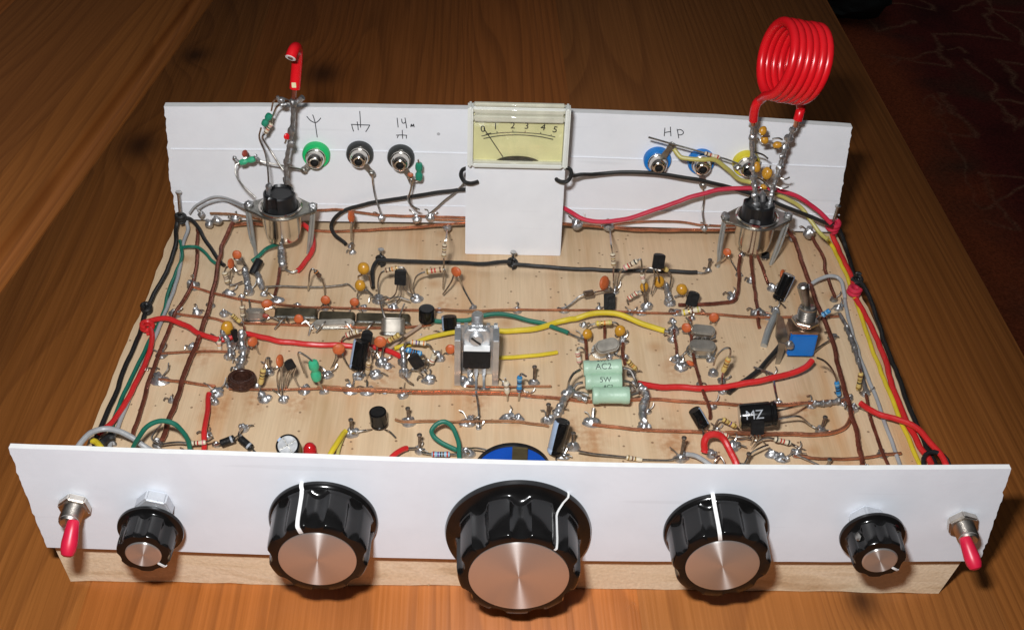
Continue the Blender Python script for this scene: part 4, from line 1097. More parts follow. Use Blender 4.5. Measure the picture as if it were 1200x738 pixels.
# rails that run from back to front
rail('outer dark copper wire running front to back on the left', [(231, 268, 3), (231, 290, 2.4), (226, 330, 2.2), (205, 368, 2.4), (193, 398), (180, 431), (168, 470), (155, 513)], 0.00095, 'dark_copper')
rail('inner dark copper wire running front to back on the left', [(274, 259, 3.6), (262, 285, 3.2), (256, 310, 3.2), (248, 348, 3.4), (238, 382, 3.6), (224, 418, 3.4), (206, 468, 3), (190, 515, 2.6)], 0.00115, 'dark_copper', 3.2)
rail('copper wire hanging from the left plug socket to the board', [(330, 303, 6), (328, 316, 4), (325, 332, 3), (322, 346, 2)], 0.0008, 'dark_copper')
rail('copper wire dropping from the middle of the right plug socket', [(880, 300, 7), (881, 314, 4.5), (883, 328, 3), (885, 346), (888, 364), (890, 384, 1)], 0.0009, 'dark_copper')
rail('slanting copper wire from the right plug socket to a solder joint', [(888, 300, 6.5), (894, 316, 4), (900, 332, 2)], 0.0008, 'dark_copper')
rail('thick inner copper wire running front to back on the right', [(922, 268, 4), (932, 285, 3.6), (944, 318, 3.4), (960, 362, 3.2), (974, 397, 3), (986, 440, 3), (998, 485, 2.8), (1005, 515, 2.4), (1011, 545, 2)], 0.00115, 'dark_copper')
rail('outer copper wire from the ring nail, wavy, on the right', [(950, 272, 3), (957, 288, 2.6), (965, 302, 2.4), (967, 318, 2.4), (974, 336, 2.4), (978, 348, 2.2)], 0.0009, 'dark_copper')
rail('tinned wire from blue resistor down to the right corner rails', [(984, 368, 2.4), (996, 390, 2.4), (1003, 411, 2.4), (1008, 428, 2.4), (1014, 458, 2.4)], 0.0010, 'old_solder')
rail('outer copper wire between corner solder and front panel on the right', [(1015, 462, 2.4), (1022, 495, 2.4), (1034, 530, 2.4), (1043, 549, 2)], 0.0008, 'dark_copper')
rail('copper wire from the crystal pair forward to the long wire', [(808, 372, 2.6), (810, 392, 2.6), (812, 415, 2.6), (820, 446, 2.4), (830, 472, 2.4), (832, 490, 2)], 0.0008, 'dark_copper')
rail('copper wire from behind the crystal pair to the joint below', [(790, 385), (791, 400), (794, 418)], 0.0007, 'dark_copper')
rail('upright copper wire under the yellow wire above the square crystal', [(708, 380, 4), (708, 392, 2.4), (709, 400, 2)], 0.0007, 'dark_copper')
rail('copper wire hanging under the left yellow capacitor beside green resistors', [(686, 398, 2.4), (687, 412, 2.4), (688, 424, 2.4)], 0.0008, 'dark_copper')
rail('copper wire hanging under the right yellow capacitor beside green resistors', [(730, 402, 2.4), (730, 414, 2.4), (732, 426, 2.4)], 0.0008, 'dark_copper')

# ------------------------------------------------------------------ insulated wires
L1, L2 = 'wires bundled along the sides', 'wires across the board'
wire('thick black wire along the outer edge from the corner nail, left side', [(208, 258, 4), (207, 270, 3), (205, 290, 2.2), (195, 318, 2), (178, 350, 2), (171, 364, 2), (163, 392, 1), (149, 425, 1), (135, 462, 1), (118, 500, 1), (108, 530, 1)], 0.0009, group=L1)
wire('black wire running from the corner nail to the inner copper wire', [(213, 255, 5), (224, 257, 5), (234, 270, 4), (244, 286, 3), (254, 302, 2.5), (263, 311, 2)], 0.0008, group=L1)
wire('pale grey wire bundled with the green one along the side', [(219, 259, 4), (220, 270, 3), (214, 287, 2), (210, 317, 1.5), (202, 345, 1.5), (193, 367, 1.5), (176, 408, 1.2), (160, 447, 1.2), (144, 485, 1.2), (127, 528, 1.5)], 0.00075, 'grey_wire', group=L1)
wire('long green wire along the side beside the black wire', [(211, 282, 2.5), (213, 300, 2), (205, 322, 1.5), (198, 340, 1.5), (191, 368, 1.5), (172, 405, 1.2), (157, 437, 1.2), (139, 475, 1.2), (127, 515, 1.5)], 0.0007, 'green', group=L1)
wire('green wire branching across the outer copper wire to the inner one', [(211, 291, 2.5), (222, 289, 4), (232, 290, 4), (240, 296, 3.4), (248, 305, 2.6), (257, 311, 2)], 0.00065, 'green', group=L1)
wire('upper grey wire arching from the corner to the left plug socket', [(222, 250, 5), (228, 242, 7), (237, 236, 9), (250, 231, 11), (262, 231, 14), (274, 235, 18), (288, 241, 21)], 0.00045, 'grey_wire', group=L1)
wire('lower grey wire arching from the corner to the left plug socket', [(231, 246, 6), (240, 240, 8), (252, 236, 10), (264, 235, 13), (276, 239, 17), (290, 245, 20)], 0.00045, 'grey_wire', group=L1)
wire('short green wire from under the left plug socket to the board', [(330, 285, 8), (320, 288, 6), (310, 293, 4), (303, 300, 3), (295, 306, 2)], 0.0008, 'green', group=L2)
wire('red wire curling out beside the left plug socket', [(354, 262, 8), (362, 268, 6), (367, 278, 4), (366, 292, 3), (358, 306, 2.5), (349, 317, 2.5)], 0.0010, 'red', bare=[[(350, 316, 2.5), (342, 319, 2), (331, 314, 3)]], group=L2)
wire('long red wire from the side knot across the left half', [(172, 377, 3), (185, 374, 4), (199, 374, 4.5), (216, 380, 4.2), (231, 389, 4), (246, 395, 3.4), (262, 398, 3), (288, 391, 3.4), (310, 396, 3), (333, 401, 2.5), (360, 403, 2.2), (390, 404.5, 2), (413, 405.5, 2), (440, 406, 2.2), (456, 411, 2.2), (470, 419, 2)], 0.0010, 'red', group=L2)
wire('red wire running from the side knot down to the front corner', [(176, 385, 3), (178, 396, 3), (175, 412, 2.6), (164, 440, 2.4), (148, 470, 2.4), (132, 494, 2.6), (115, 508, 3)], 0.00095, 'red', group=L1)
wire('short red wire hanging from big solder under the dark coil', [(245, 461, 3), (244, 475, 3), (242, 490, 3.4), (240, 504, 4), (240, 520, 3), (239, 534, 2)], 0.0009, 'red', group=L2)
wire('green wire arching over copper wires at the front corner', [(154, 531, 3), (160, 517, 8), (172, 501, 13), (189, 493, 15), (204, 496, 14), (214, 505, 11), (220, 516, 7), (223, 530, 3)], 0.0008, 'green', group=L2)
wire('pale grey wire arching over the front corner behind the panel', [(88, 530, 6), (95, 517, 9), (106, 507, 11), (122, 502, 12), (140, 505, 10), (157, 514, 7), (172, 525, 4), (188, 536, 3)], 0.00095, 'grey_wire', group=L2)
wire('short yellow wire tucked in the front corner behind the panel', [(108, 516, 4), (113, 518, 4), (119, 524, 4), (123, 531, 3)], 0.0010, 'yellow', group=L2)
wire('dark wire stub lying beside the short yellow wire', [(119, 519, 4), (126, 514, 4), (133, 511, 4)], 0.0014, 'black_wire', group=L2)
wire('yellow wire dropping from a nail to the front panel', [(405, 505, 3), (397, 515, 4), (389, 527, 4), (384, 538, 3)], 0.0009, 'yellow', group=L2)
wire('second thinner yellow wire beside the dropping one', [(405, 507, 2), (400, 517, 2), (396, 528, 2), (395, 538, 2)], 0.0006, 'dull_yellow', group=L2)
wire('short slanting red wire vanishing behind the front panel', [(477, 525, 3), (470, 528, 3.4), (462, 533, 3.4), (453, 542, 3)], 0.0009, 'red', bare=[[(476, 525, 3), (484, 525, 2.6), (490, 525, 2)]], group=L2)
wire('dark green wire looped like a leaf behind the front panel', [(535, 527, 2.4), (526, 523, 3), (516, 518, 4), (508, 511, 5.4), (506, 504, 7), (512, 497, 8.4), (521, 494, 9), (529, 499, 8), (534, 509, 6), (538, 522, 4), (539, 540, 2)], 0.0008, 'green', group=L2)
wire('black wire from the meter bending down to the left board', [(548, 222, 12), (528, 224, 12), (477, 231, 9), (440, 237, 8), (418, 242, 7), (402, 248, 6), (392, 256, 5), (388, 267, 4), (394, 277, 3.4), (405, 286, 3)], 0.0008, group=L2)
wire('thin grey lead from meter plate to the rear copper wire', [(546, 213, 14), (534, 225, 11), (520, 236, 7), (503, 251, 3)], 0.0004, 'lead', group=L2)
YP2 = YM - 0.0022
wire('black wire hook through the left edge of the meter plate', [S(548, 197, YM + 0.0020), S(541, 200, YM + 0.0012), S(539.5, 207, YM - 0.0012), S(544, 213, YP2 - 0.0010), S(552, 214.5, YP2 - 0.0006), S(560, 213, YP2 + 0.0008)], 0.0008, group=L2)
wire('black wire hook through the right edge of the meter plate', [S(663, 196, YM + 0.0020), S(668, 199, YM + 0.0010), S(669, 206, YM - 0.0012), S(664.5, 212.5, YP2 - 0.0010), S(658, 213, YP2 - 0.0006), S(652, 210, YP2 + 0.0008)], 0.0008, group=L2)
wire('long black wire sweeping from the meter along the rear panel', [S(668, 206, YM + 0.002), S(700, 204, 0.1625), S(754, 202, 0.1615), S(819, 211, 0.1600), S(870, 224, 0.1595), S(910, 238, 0.1575), S(945, 252, 0.1560), S(975, 264, 0.1545)], 0.0008, group=L2)
wire('long red wire sagging along the rear panel to the corner knot', [S(655, 240, 0.1600), S(672, 251, 0.1590), S(690, 258.5, 0.1575), S(715, 259, 0.1565), S(741, 254.5, 0.1560), S(775, 243, 0.1560), S(808, 231.5, 0.1565), S(840, 223, 0.1575), S(873, 220.5, 0.1580), S(905, 222, 0.1580), S(930, 228, 0.1575), S(952, 242, 0.1565), S(974, 262, 0.1540)], 0.0009, 'pink_red', group=L2)
wire('thin yellow wire slipping behind the right plug socket to the corner', [S(905, 226, 0.1630), S(922, 233, 0.162), S(938, 243, 0.161), S(950, 258, 0.158), S(960, 272, 0.154), S(970, 281, 0.150)], 0.0008, 'dull_yellow', group=L2)
wire('black wire from the capacitor pair to the middle nail', [(437, 337, 2), (436, 324, 3), (437, 313, 4), (442, 306, 5), (448, 305, 5), (470, 306, 4), (512, 307, 3), (560, 309, 3), (590, 307, 4), (599, 308, 4)], 0.00085, group=L2)
wire('black wire from the middle nail to the right transistors', [(600, 312, 3), (606, 310, 3.4), (640, 313, 2.4), (671, 315, 2), (732, 317, 2), (780, 318, 2), (817, 319, 2)], 0.00085, bare=[[(816, 319, 2), (824, 320, 2), (831, 318, 2)]], group=L2)
wire('long yellow wire winding from the heat sink to the crystal pair', [(578, 387, 2.5), (600, 388, 2.5), (631, 384, 3), (650, 379, 3), (668, 374, 4), (676, 373, 4), (690, 368.5, 5), (706, 366, 5.5), (720, 367, 5.5), (734, 371, 5), (750, 378, 4), (764, 383, 3), (779, 387.5, 2.4)], 0.00105, 'yellow', bare=[[(778, 387.3, 2.4), (784, 389, 2.2)]], group=L2)
wire('yellow wire coming out of the left side of the heat sink', [(545, 389, 3), (528, 390, 3), (505, 395, 3), (484, 402, 2.5), (462, 408, 2)], 0.00085, 'yellow', group=L2)
wire('short yellow wire stub lying right of the heat sink', [(572, 419, 2.2), (590, 419, 2.2), (615, 417.5, 2), (636, 415, 2), (653, 412.5, 1.6)], 0.00075, 'yellow', group=L2)
wire('dark green wire passing behind the heat sink', [(494, 375, 2.5), (520, 376, 3), (545, 375, 3), (560, 371, 4), (578, 368, 5), (597, 369, 5), (616, 374, 4), (640, 380, 3), (666, 390, 2.4)], 0.00085, 'green', bare=[[(664, 389, 2.4), (674, 394, 2.2), (684, 398, 2)]], group=L2)
wire('pinkish tan wire slanting from the crystals to the resistor', [(493, 381, 3), (484, 387, 3), (472, 396, 3), (456, 410, 2.5)], 0.0006, 'tan_wire', group=L2)
wire('red wire from the green resistors to the little blue switch', [(748, 449, 4), (768, 452, 3), (789, 454, 2.4), (815, 455, 2.4), (843, 453.5, 2.6), (875, 449, 3.4), (902, 443.5, 4.4), (925, 437.5, 5), (942, 430, 6), (952, 422, 7)], 0.0011, 'red', group=L2)
wire('black wire from the little switch bracket to the board', [(915, 403, 6), (906, 415, 5), (893, 430, 4), (877, 443, 3), (866, 450, 2.2), (854, 460, 1.6)], 0.0009, group=L2)
wire('red wire looped like a hook beside the small black capacitor', [(825, 530, 3), (825, 519, 6), (829, 511, 8), (837, 508.5, 9), (845, 512, 8), (853, 522, 6), (860, 536, 4), (865, 550, 2)], 0.0012, 'red', group=L2)
wire('grey sleeved lead slanting from a nail to the front panel', [(805, 532, 2.5), (816, 534, 4), (828, 541, 3), (840, 549, 2)], 0.0008, 'grey_wire', group=L2)
# right-hand bundle
wire('red wire running down the right side between two knots', [(975, 274, 3), (982, 290, 2.4), (990, 307, 2.2), (998, 326, 2.2), (1001, 342, 3)], 0.00105, 'red', group=L1)
wire('yellow wire running down the right side beside the red one', [(969, 278, 2.5), (978, 293, 2), (989, 316, 1.8), (998, 338, 1.8), (1006, 362, 1.8), (1021, 406, 1.8), (1036, 444, 1.8), (1052, 484, 1.8), (1066, 518, 1.8), (1082, 552, 1.8)], 0.0008, 'yellow', group=L1)
wire('long red wire from the second knot to the front corner', [(1003, 350, 3), (1012, 366, 2.4), (1024, 389, 2.2), (1036, 418, 2.2), (1046, 452, 2.2), (1060, 488, 2.2), (1074, 516, 2.4), (1091, 543, 3)], 0.00105, 'red', group=L1)
wire('grey wire running down the right side inside the yellow one', [(990, 352, 2), (994, 372, 1.8), (1005, 410, 1.8), (1016, 440, 1.8), (1028, 470, 1.8), (1042, 508, 1.8), (1056, 550, 1.8)], 0.0007, 'grey_wire', group=L1)
wire('grey wire arching from the toggle lever to the right bundle', [(944, 342, 2), (950, 334, 3.4), (960, 327, 5), (972, 323, 6), (982, 325, 5.6), (988, 334, 4.4), (990, 350, 2)], 0.00075, 'grey_wire', group=L1)
wire('black wire hugging the right edge from the rear corner nail', [(980, 264, 4), (986, 274, 2), (991, 291, 1), (997, 310, 1.4), (1003, 328, 3), (1010, 332, 3), (1018, 345, 2), (1026, 368, 1), (1038, 405, 0.6), (1052, 440, 0.6), (1066, 478, 0.8), (1082, 515, 1.2), (1096, 545, 2)], 0.0009, group=L1)
wire('red wire crossing the bundle from corner solder to the grommet', [(1008, 472, 4), (1018, 479, 4.6), (1032, 486, 5), (1050, 490, 5), (1066, 496, 5), (1080, 507, 5), (1093, 521, 5), (1106, 540, 5), (1112, 552, 4)], 0.00105, 'red', group=L1)
# black ring round the red wires
b = Mesh(); cg = P(1097, 543, 4); b.tube(ringcoil(cg, V(0.05, -0.35, 1), 0.0043, 0.0008, 1.0, 0), 0.0008, 10, False); tag(b.obj('cable_ring', 'black'), 'black ring round the two red wires behind the panel end', 'ring')
# knots
knot('black wire knot with a tall bright nail at the left rear corner', 212, 258, 'black_wire', 0.0017, 0.0008, 2.2, 2.0, nail=0.013)
knot('black wire knot on the left side above the red knot', 172, 364, 'black_wire', 0.0014, 0.0009, 2.0, 1.6)
knot('red wire knot at the left side with long red wire leaving', 173, 386, 'red', 0.0019, 0.0009, 2.0, 1.4)
knot('red wire knot with a tall nail at the right rear corner', 974, 269, 'pink_red', 0.0021, 0.0010, 2.4, 1.8, nail=0.011)
knot('red wire knot halfway down the right side bundle', 999, 345, 'pink_red', 0.0019, 0.0010, 2.2, 1.6)
knot('black wire knot with a nail above the second red knot', 1003, 331, 'black_wire', 0.0016, 0.0009, 1.6, 1.8, nail=0.004)
knot('black wire knot round the nail left of the heat sink', 446, 308, 'black_wire', 0.0015, 0.0008, 1.8, 1.6, nail=0.006)
knot('black wire knot round the nail below the meter plate', 600, 311, 'black_wire', 0.0015, 0.0008, 1.8, 1.6, nail=0.006)
# ------------------------------------------------------------------ solder joints, row by row
joints('at the rear panel foot by the left socket', [(236, 250, 4, {'t': 2}), (245, 261, 4.6, {'t': 1}), (254, 257, 5, {'w': 1.3}), (276, 255, 4.6, {'w': 1.3, 't': 2})])
joints('on the copper wires left of the meter plate', [(413, 295, 4.2, {'t': 2, 'pin': 4}), (411, 288, 3.6, {'t': 1}), (447, 253, 4.4), (488, 255, 5, {'t': 2}), (504, 253, 4.6, {'w': 1.2, 't': 1}), (524, 265, 4.8)])
joints('on the copper wire right of the meter plate', [(676, 262, 6, {'t': 2, 'w': 1.2}), (713, 264, 5.2, {'t': 2, 'w': 1.3}), (825, 266, 4, {'t': 2})])
joints('behind the right plug socket', [(921, 271, 4.6, {'t': 1}), (948, 271, 6.4), (929, 278, 4)])
joints('along the long wire behind the flat crystals', [(227, 334, 7.4, {'m': 'old_solder', 't': 1}), (268, 343, 5, {'w': 1.6}), (283, 347, 4), (292, 341, 6.4, {'h': 1.9}), (309, 344, 4.4), (325, 350, 5.4, {'w': 1.6, 'h': 0.8}), (349, 357, 4), (381, 361, 4, {'t': 2}), (425, 361, 5.2), (444, 350, 7.6, {'t': 1}), (461, 360, 6.6, {'t': 2}), (488, 349, 6.6, {'w': 1.2}), (515, 363, 4.4), (554, 361, 4.6, {'h': 1.9, 'cone': 0.75})])
joints('between heat sink and right transistors', [(606, 363, 5.4, {'h': 1.3}), (661, 363, 4.6, {'w': 1.3, 't': 2}), (702, 361, 4), (720, 341, 5.2, {'t': 2}), (738, 366, 4.6, {'t': 1}), (752, 366, 4.6, {'w': 1.4}), (758, 358, 6.6, {'h': 1.1}), (784, 347, 5.4), (785, 354, 6, {'w': 1.1}), (793, 365, 6, {'w': 1.3, 'h': 0.8})])
joints('left of the crystals on the side rails', [(205, 367, 6.6, {'m': 'old_solder'}), (231, 365, 5.6), (248, 357, 4.4, {'t': 2, 'm': 'old_solder'}), (263, 367, 5.2, {'h': 1.5})])
joints('by the two side rails below the red wire', [(189, 414, 6.6, {'m': 'old_solder', 'cone': 0.6}), (225, 406, 5.4), (187, 444, 8.6, {'w': 1.3, 'h': 0.8}), (201, 468, 4.4, {'cone': 0.7, 'h': 1.7, 'm': 'old_solder'}), (180, 432, 3.8, {'m': 'old_solder'})])
joints('in the cluster behind the dark coil', [(258, 398, 6.4, {'t': 1}), (268, 398, 5.4), (269, 416, 6.6, {'t': 2}), (277, 405, 5.6, {'h': 1.8}), (284, 397, 6, {'h': 1.8}), (286, 410, 6.4, {'h': 1.6}), (283, 422, 7, {'h': 1.4}), (280, 432, 6.4)])
joints('around the dark wound coil and its red wire', [(253, 459, 7.6, {'w': 1.1, 'h': 1.1, 't': 2}), (252, 470, 5, {'cone': 0.2}), (269, 450, 5.6), (301, 451, 4)])
joints('near the upright resistor and green bead', [(315, 435, 6.6, {'pin': 6}), (310, 465, 8.2, {'h': 0.8}), (332, 467, 6, {'t': 1}), (356, 456, 7, {'h': 0.8}), (380, 457, 5.6), (384, 438, 6.2), (385, 439, 3)])
joints('around the tall capacitor before the heat sink', [(420, 440, 6.6), (430, 437, 4), (441, 438, 7.4), (447, 424, 7.4, {'h': 1.2, 't': 2}), (454, 428, 5), (475, 437, 7, {'h': 1.4}), (472, 424, 5.4, {'h': 1.9, 'm': 'old_solder', 'pin': 5}), (502, 444, 7, {'w': 1.2, 't': 2}), (497, 433, 4, {'pin': 4}), (514, 418, 7, {'h': 1.2, 't': 1}), (505, 425, 4)])
joints('along the double copper wire', [(411, 456, 7.4, {'h': 0.7, 'w': 1.2}), (430, 457, 7.2, {'h': 0.7, 'w': 1.1}), (451, 459, 3), (472, 462, 6, {'t': 1}), (547, 446, 8, {'h': 0.7, 'w': 1.1}), (557, 460, 4.6, {'h': 1.5}), (568, 457, 5.6, {'w': 1.3}), (593, 450, 5, {'t': 2}), (594, 458, 3.6), (618, 462, 4.6, {'w': 1.3, 't': 1}), (626, 447, 5.2, {'pin': 7, 'w': 1.2})])
joints('along the copper wire behind the green loop', [(412, 506, 8, {'pin': 6}), (479, 493, 7.4, {'pin': 6, 'w': 1.1}), (549, 493, 7.6, {'w': 1.4, 'h': 0.8}), (561, 500, 3.4, {'t': 2}), (594, 489, 7.2, {'w': 1.3}), (608, 490, 6, {'w': 1.1}), (641, 491, 6.6, {'pin': 7, 'w': 1.2, 't': 2})])
joints('at the feet of the three green resistors', [(654, 481, 6.4, {'h': 1.2}), (694, 493, 8.4, {'w': 1.3, 'h': 0.8}), (755, 499, 7.4, {'w': 1.1, 'cone': 0.6}), (759, 481, 4.4, {'t': 1})])
joints('around the square crystal', [(684, 380, 4.4), (683, 397, 5.6, {'t': 1}), (730, 399, 6, {'h': 1.4, 't': 1}), (714, 418, 4), (733, 418, 4.4), (740, 437, 5.4, {'m': 'old_solder', 't': 1})])
joints('left of the metal crystal pair', [(788, 376, 4.6), (789, 387, 7, {'h': 1.6, 't': 2}), (788, 397, 5.6, {'t': 1}), (793, 420, 6.6), (798, 429, 7.4, {'h': 0.9}), (811, 372, 4)])
joints('below the metal crystal pair', [(820, 449, 3.8, {'m': 'old_solder'}), (833, 420, 5.4), (836, 436, 6.6), (846, 446, 5, {'m': 'old_solder'}), (847, 457, 5.4), (834, 474, 6.2, {'m': 'old_solder', 'h': 0.8})])
joints('below the right plug socket', [(830, 316, 4.2, {'pin': 5, 't': 2}), (866, 321, 4.4, {'t': 2}), (858, 347, 6.4, {'h': 0.9, 'cone': 0.6}), (880, 328, 5, {'m': 'old_solder', 't': 1}), (905, 337, 6), (869, 298, 4)])
joints('round the little blue toggle switch', [(888, 366, 7, {'m': 'old_solder', 'w': 1.3}), (900, 371, 4.6, {'t': 1}), (909, 363, 5.4), (906, 441, 5.6, {'h': 0.9, 't': 1}), (975, 394, 5.6, {'m': 'old_solder', 'w': 0.8}), (982, 360, 5.6), (977, 350, 4.6, {'t': 2, 'm': 'old_solder'}), (966, 372, 4, {'m': 'old_solder'})])
joints('in the right corner where the rails meet', [(911, 471, 4.8, {'cone': 0.7, 'h': 1.5}), (951, 473, 6, {'w': 1.2}), (966, 472, 4.8, {'w': 1.5, 'm': 'old_solder'}), (987, 470, 6.2), (995, 466, 5, {'m': 'old_solder'}), (999, 478, 6.4, {'h': 1.5}), (1014, 460, 5.8), (1003, 411, 3.4)])
joints('just behind the front panel on the left', [(146, 528, 6), (133, 519, 4, {'m': 'old_solder'}), (185, 519, 6.4, {'m': 'old_solder', 'cone': 0.6}), (188, 530, 4), (222, 532, 5.4), (243, 509, 5.6, {'t': 1}), (254, 520, 4.4, {'t': 1}), (286, 501, 6, {'h': 1.5}), (281, 510, 3.8)])
joints('behind the front panel near the blue disc', [(492, 527, 6, {'pin': 7, 't': 1}), (547, 529, 7.6, {'w': 1.3}), (671, 522, 7.6, {'w': 1.1, 'pin': 6}), (660, 533, 6, {'w': 1.5, 'h': 0.7})])
joints('behind the front panel, right half', [(798, 535, 7, {'w': 1.3, 'pin': 9}), (830, 529, 4), (834, 531, 6.6), (859, 521, 8, {'t': 2}), (874, 546, 6, {'pin': 6}), (905, 531, 6, {'w': 1.4}), (917, 536, 6.4, {'w': 1.5, 'h': 0.8, 't': 2}), (933, 530, 6.6, {'cone': 0.7, 'h': 1.4}), (962, 503, 7, {'pin': 6, 't': 2}), (970, 546, 4, {'pin': 3, 'pm': 'dull_metal'}), (1013, 546, 5.4, {'m': 'old_solder', 'cone': 0.7}), (1034, 531, 6.4, {'m': 'old_solder', 'h': 0.8}), (840, 503, 4, {'t': 2}), (851, 511, 3.6)])
# thick soldered runs
lump('lumpy solder run climbing to the left end of the green resistors', [(652, 486, 2), (658, 474, 4), (663, 463, 6), (672, 456, 7)], 0.0014, 3)
lump('second solder run reaching under the green resistors on their left', [(666, 458, 6), (676, 463, 5), (686, 468, 4)], 0.0010, 8)
lump('thick solder column at the right end of the green resistors', [(742, 452, 6), (752, 455, 6), (758, 464, 4), (753, 480, 2.5), (754, 496, 1.5)], 0.0014, 12)
lump('solder column above the left copper wire below the orange capacitors', [(290, 340, 3), (289, 328, 5), (287, 318, 6)], 0.0012, 21)
lump('solder covered lead hanging below the left plug socket', [(329.5, 293, 8), (330, 302, 7), (331, 311, 5)], 0.0015, 25)
lump('bright slanting solder run beside the short green wire', [(300, 318, 3), (304, 328, 2.6), (307, 336, 2)], 0.0013, 29)
lump('tall solder column left of the transistor with flat top', [(473, 437, 2), (473, 424, 5), (472, 410, 8)], 0.0010, 33)
lump('solder column standing in the tall cluster beside the red wire', [(281, 430, 3), (285, 415, 6), (283, 400, 9), (284, 388, 11)], 0.0013, 37)
lump('second solder column in the tall cluster under the yellow capacitor', [(270, 418, 2), (268, 402, 5), (261, 390, 7)], 0.0010, 41)
lump('solder run beside the yellow capacitor under the right black transistor', [(785, 352, 2), (783, 344, 4), (781, 335, 6)], 0.0012, 45)
lump('dark solder run on the copper wire before the right corner', [(955, 473, 2.2), (968, 472.5, 2.4), (982, 470, 2.4)], 0.0010, 49, 'old_solder')
lump('old solder run on the outer right rail beside grey wire', [(992, 384, 2.4), (999, 402, 2.4), (1006, 424, 2.4)], 0.0010, 53, 'old_solder')
BR, RD, BK, GD, OR, PK, VI, WH = 'band_brown', 'band_red', 'band_black', 'band_gold', 'band_orange', 'band_pink', 'band_violet', 'band_white'
# ------------------------------------------------------------------ resistors
YC1 = 0.1486
resistor('beige resistor hanging beside the green bead on the left coil plug', (329, 300), S(318, 145, 0.157), S(311, 156, 0.157), [[S(320, 135, 0.156), S(326, 124, 0.155), S(338, 119, 0.154)], [S(308, 162, 0.157), S(318, 178, 0.156), S(328, 194, 0.153), S(337, 206, 0.151)]], 'pale', (PK, BK, RD, BR), 2.6)
resistor('pale ringed resistor curled beside the inner left copper wire', (270, 340), (263, 319), (266.5, 331), [[(265, 314), (269, 312)], [(270, 334), (277, 333), (284, 330)]], 'pale', (GD, BR, BR, GD), 3.2)
resistor('dark brown glass resistor arching behind the flat crystals', (378, 350), (369.5, 317.5), (375, 324), [[(366, 315), (363, 320), (362, 330), (361, 340, 2)], [(378, 329), (380, 338), (381, 347)]], 'glass_diode', (OR, BK, BR, BR), 2.9)
resistor('beige resistor arching over the black transistor behind silver crystals', (458, 352), (451, 317), (467, 313.5), [[(446, 321), (443, 332), (444, 347)], [(473, 314), (478, 323), (481, 340), (486, 348)]], 'beige', (BR, BK, OR, GD), 2.9)
resistor('beige resistor with red bands lying right of the arching one', (490, 346), (498.5, 318.5), (519, 315.5), [[(492, 321), (487, 326), (484, 338), (487, 346)], [(521, 316), (522, 320)]], 'beige', (GD, RD, RD, BR), 3.3)
resistor('pale upright resistor left of the meter plate on a long lead', (519, 345), (521, 286), (520, 301), [[(523, 279), (524, 268, 3)], [(520, 318), (519, 338)]], 'pale', (BR, GD, BR, GD), 2.8)
resistor('pale upright resistor right of the meter plate on a long lead', (720, 345), (718, 297), (719, 311), [[(716, 285), (715, 270, 3)], [(719, 326), (719, 340)]], 'pale', (BR, GD, BR, GD), 2.9)
resistor('pale resistor sloping upwards left of the black transistor behind yellow capacitors', (724, 345), (731, 314.5), (747, 305.5), [[(727, 318), (724, 328), (723, 338)], [(751, 304), (752, 314), (751, 324)]], 'pale', (PK, RD, BR, BK), 3.3)
resistor('small pale resistor with red bands between orange and yellow capacitors', (748, 362), (736, 350), (747, 342.5), [[(735, 352), (736, 356)], [(752, 342), (757, 352)]], 'pale', (RD, RD, BR, RD), 2.8)
resistor('tiny pink resistor standing above the left yellow capacitor', (757, 362), (752.5, 322), (754, 331), [[(752, 318)], [(756, 345), (757, 356)]], 'pale', (PK, PK, WH), 2.7)
resistor('pale resistor half hidden behind the rearmost right transistor', (783, 348), (773, 310), (782, 317), [[(771, 309)], [(786, 322), (786, 330), (784, 340)]], 'straw', (GD, WH), 3.0)
resistor('straw coloured resistor with yellow bands before the right transistor', (806, 372), (799, 366.5), (821, 362), [[(795, 366)], [(824, 364), (829, 370)]], 'pale', ('yellow', GD, BR, 'dull_yellow'), 3.4)
resistor('straw coloured resistor under the yellow wire above the square crystal', (708, 398), (698, 379), (717, 377.5), [[(692, 381), (687, 386), (684, 393)], [(723, 379), (728, 386), (730, 396)]], 'straw', ('yellow', GD, OR, 'dull_yellow'), 3.0)
resistor('pale resistor leaning behind the yellow capacitor on the left', (272, 396), (272, 369), (281, 377), [[(267, 366)], [(285, 380), (287, 390)]], 'straw', (BR, GD, GD), 2.7)
resistor('small upright banded resistor beside the small left crystal', (284, 377), (283.5, 359), (284.5, 371), [[(283, 352)], [(285, 377, 1)]], 'pale', (BR, GD, BR, BK), 2.8)
resistor('small pale pink resistor left of the tall solder cluster', (257, 412), (256.5, 400), (257.5, 410), [[(258, 396)], [(258, 412, 1)]], 'pale', (PK, OR, WH), 2.8)
resistor('straw upright resistor standing right of the dark wound coil', (309, 464), (308.5, 433), (305.5, 449), [[(311, 424), (313, 420), (315, 430)], [(305, 457), (308, 464, 1)]], 'straw', (BR, BK, GD), 3.4)
resistor('pale resistor lying behind the tall capacitor', (412, 408), (405, 393), (420, 388), [[(401, 397), (400, 403)], [(424, 387)]], 'pale', (RD, BR, BR, GD), 3.2)
resistor('straw resistor beside the tan wire right of the orange capacitor', (462, 420), (454, 400), (468, 392), [[(450, 404), (448, 412), (447, 422)], [(472, 391), (472, 400)]], 'straw', (RD, GD, BR, GD), 3.2)
resistor('pale resistor with dark bands beside the yellow wire', (490, 418), (481, 400.5), (499, 402.5), [[(476, 402), (472, 408)], [(504, 405), (508, 412), (511, 418)]], 'pale', (OR, VI, BK, OR), 3.0)
resistor('blue resistor touching the tilted transistor left of the heat sink', (482, 430), (476, 409.5), (494, 414.5), [[(472, 409)], [(498, 418), (500, 428)]], 'blue_body', ('light_blue', BR, BK, BK, 'light_blue'), 3.2)
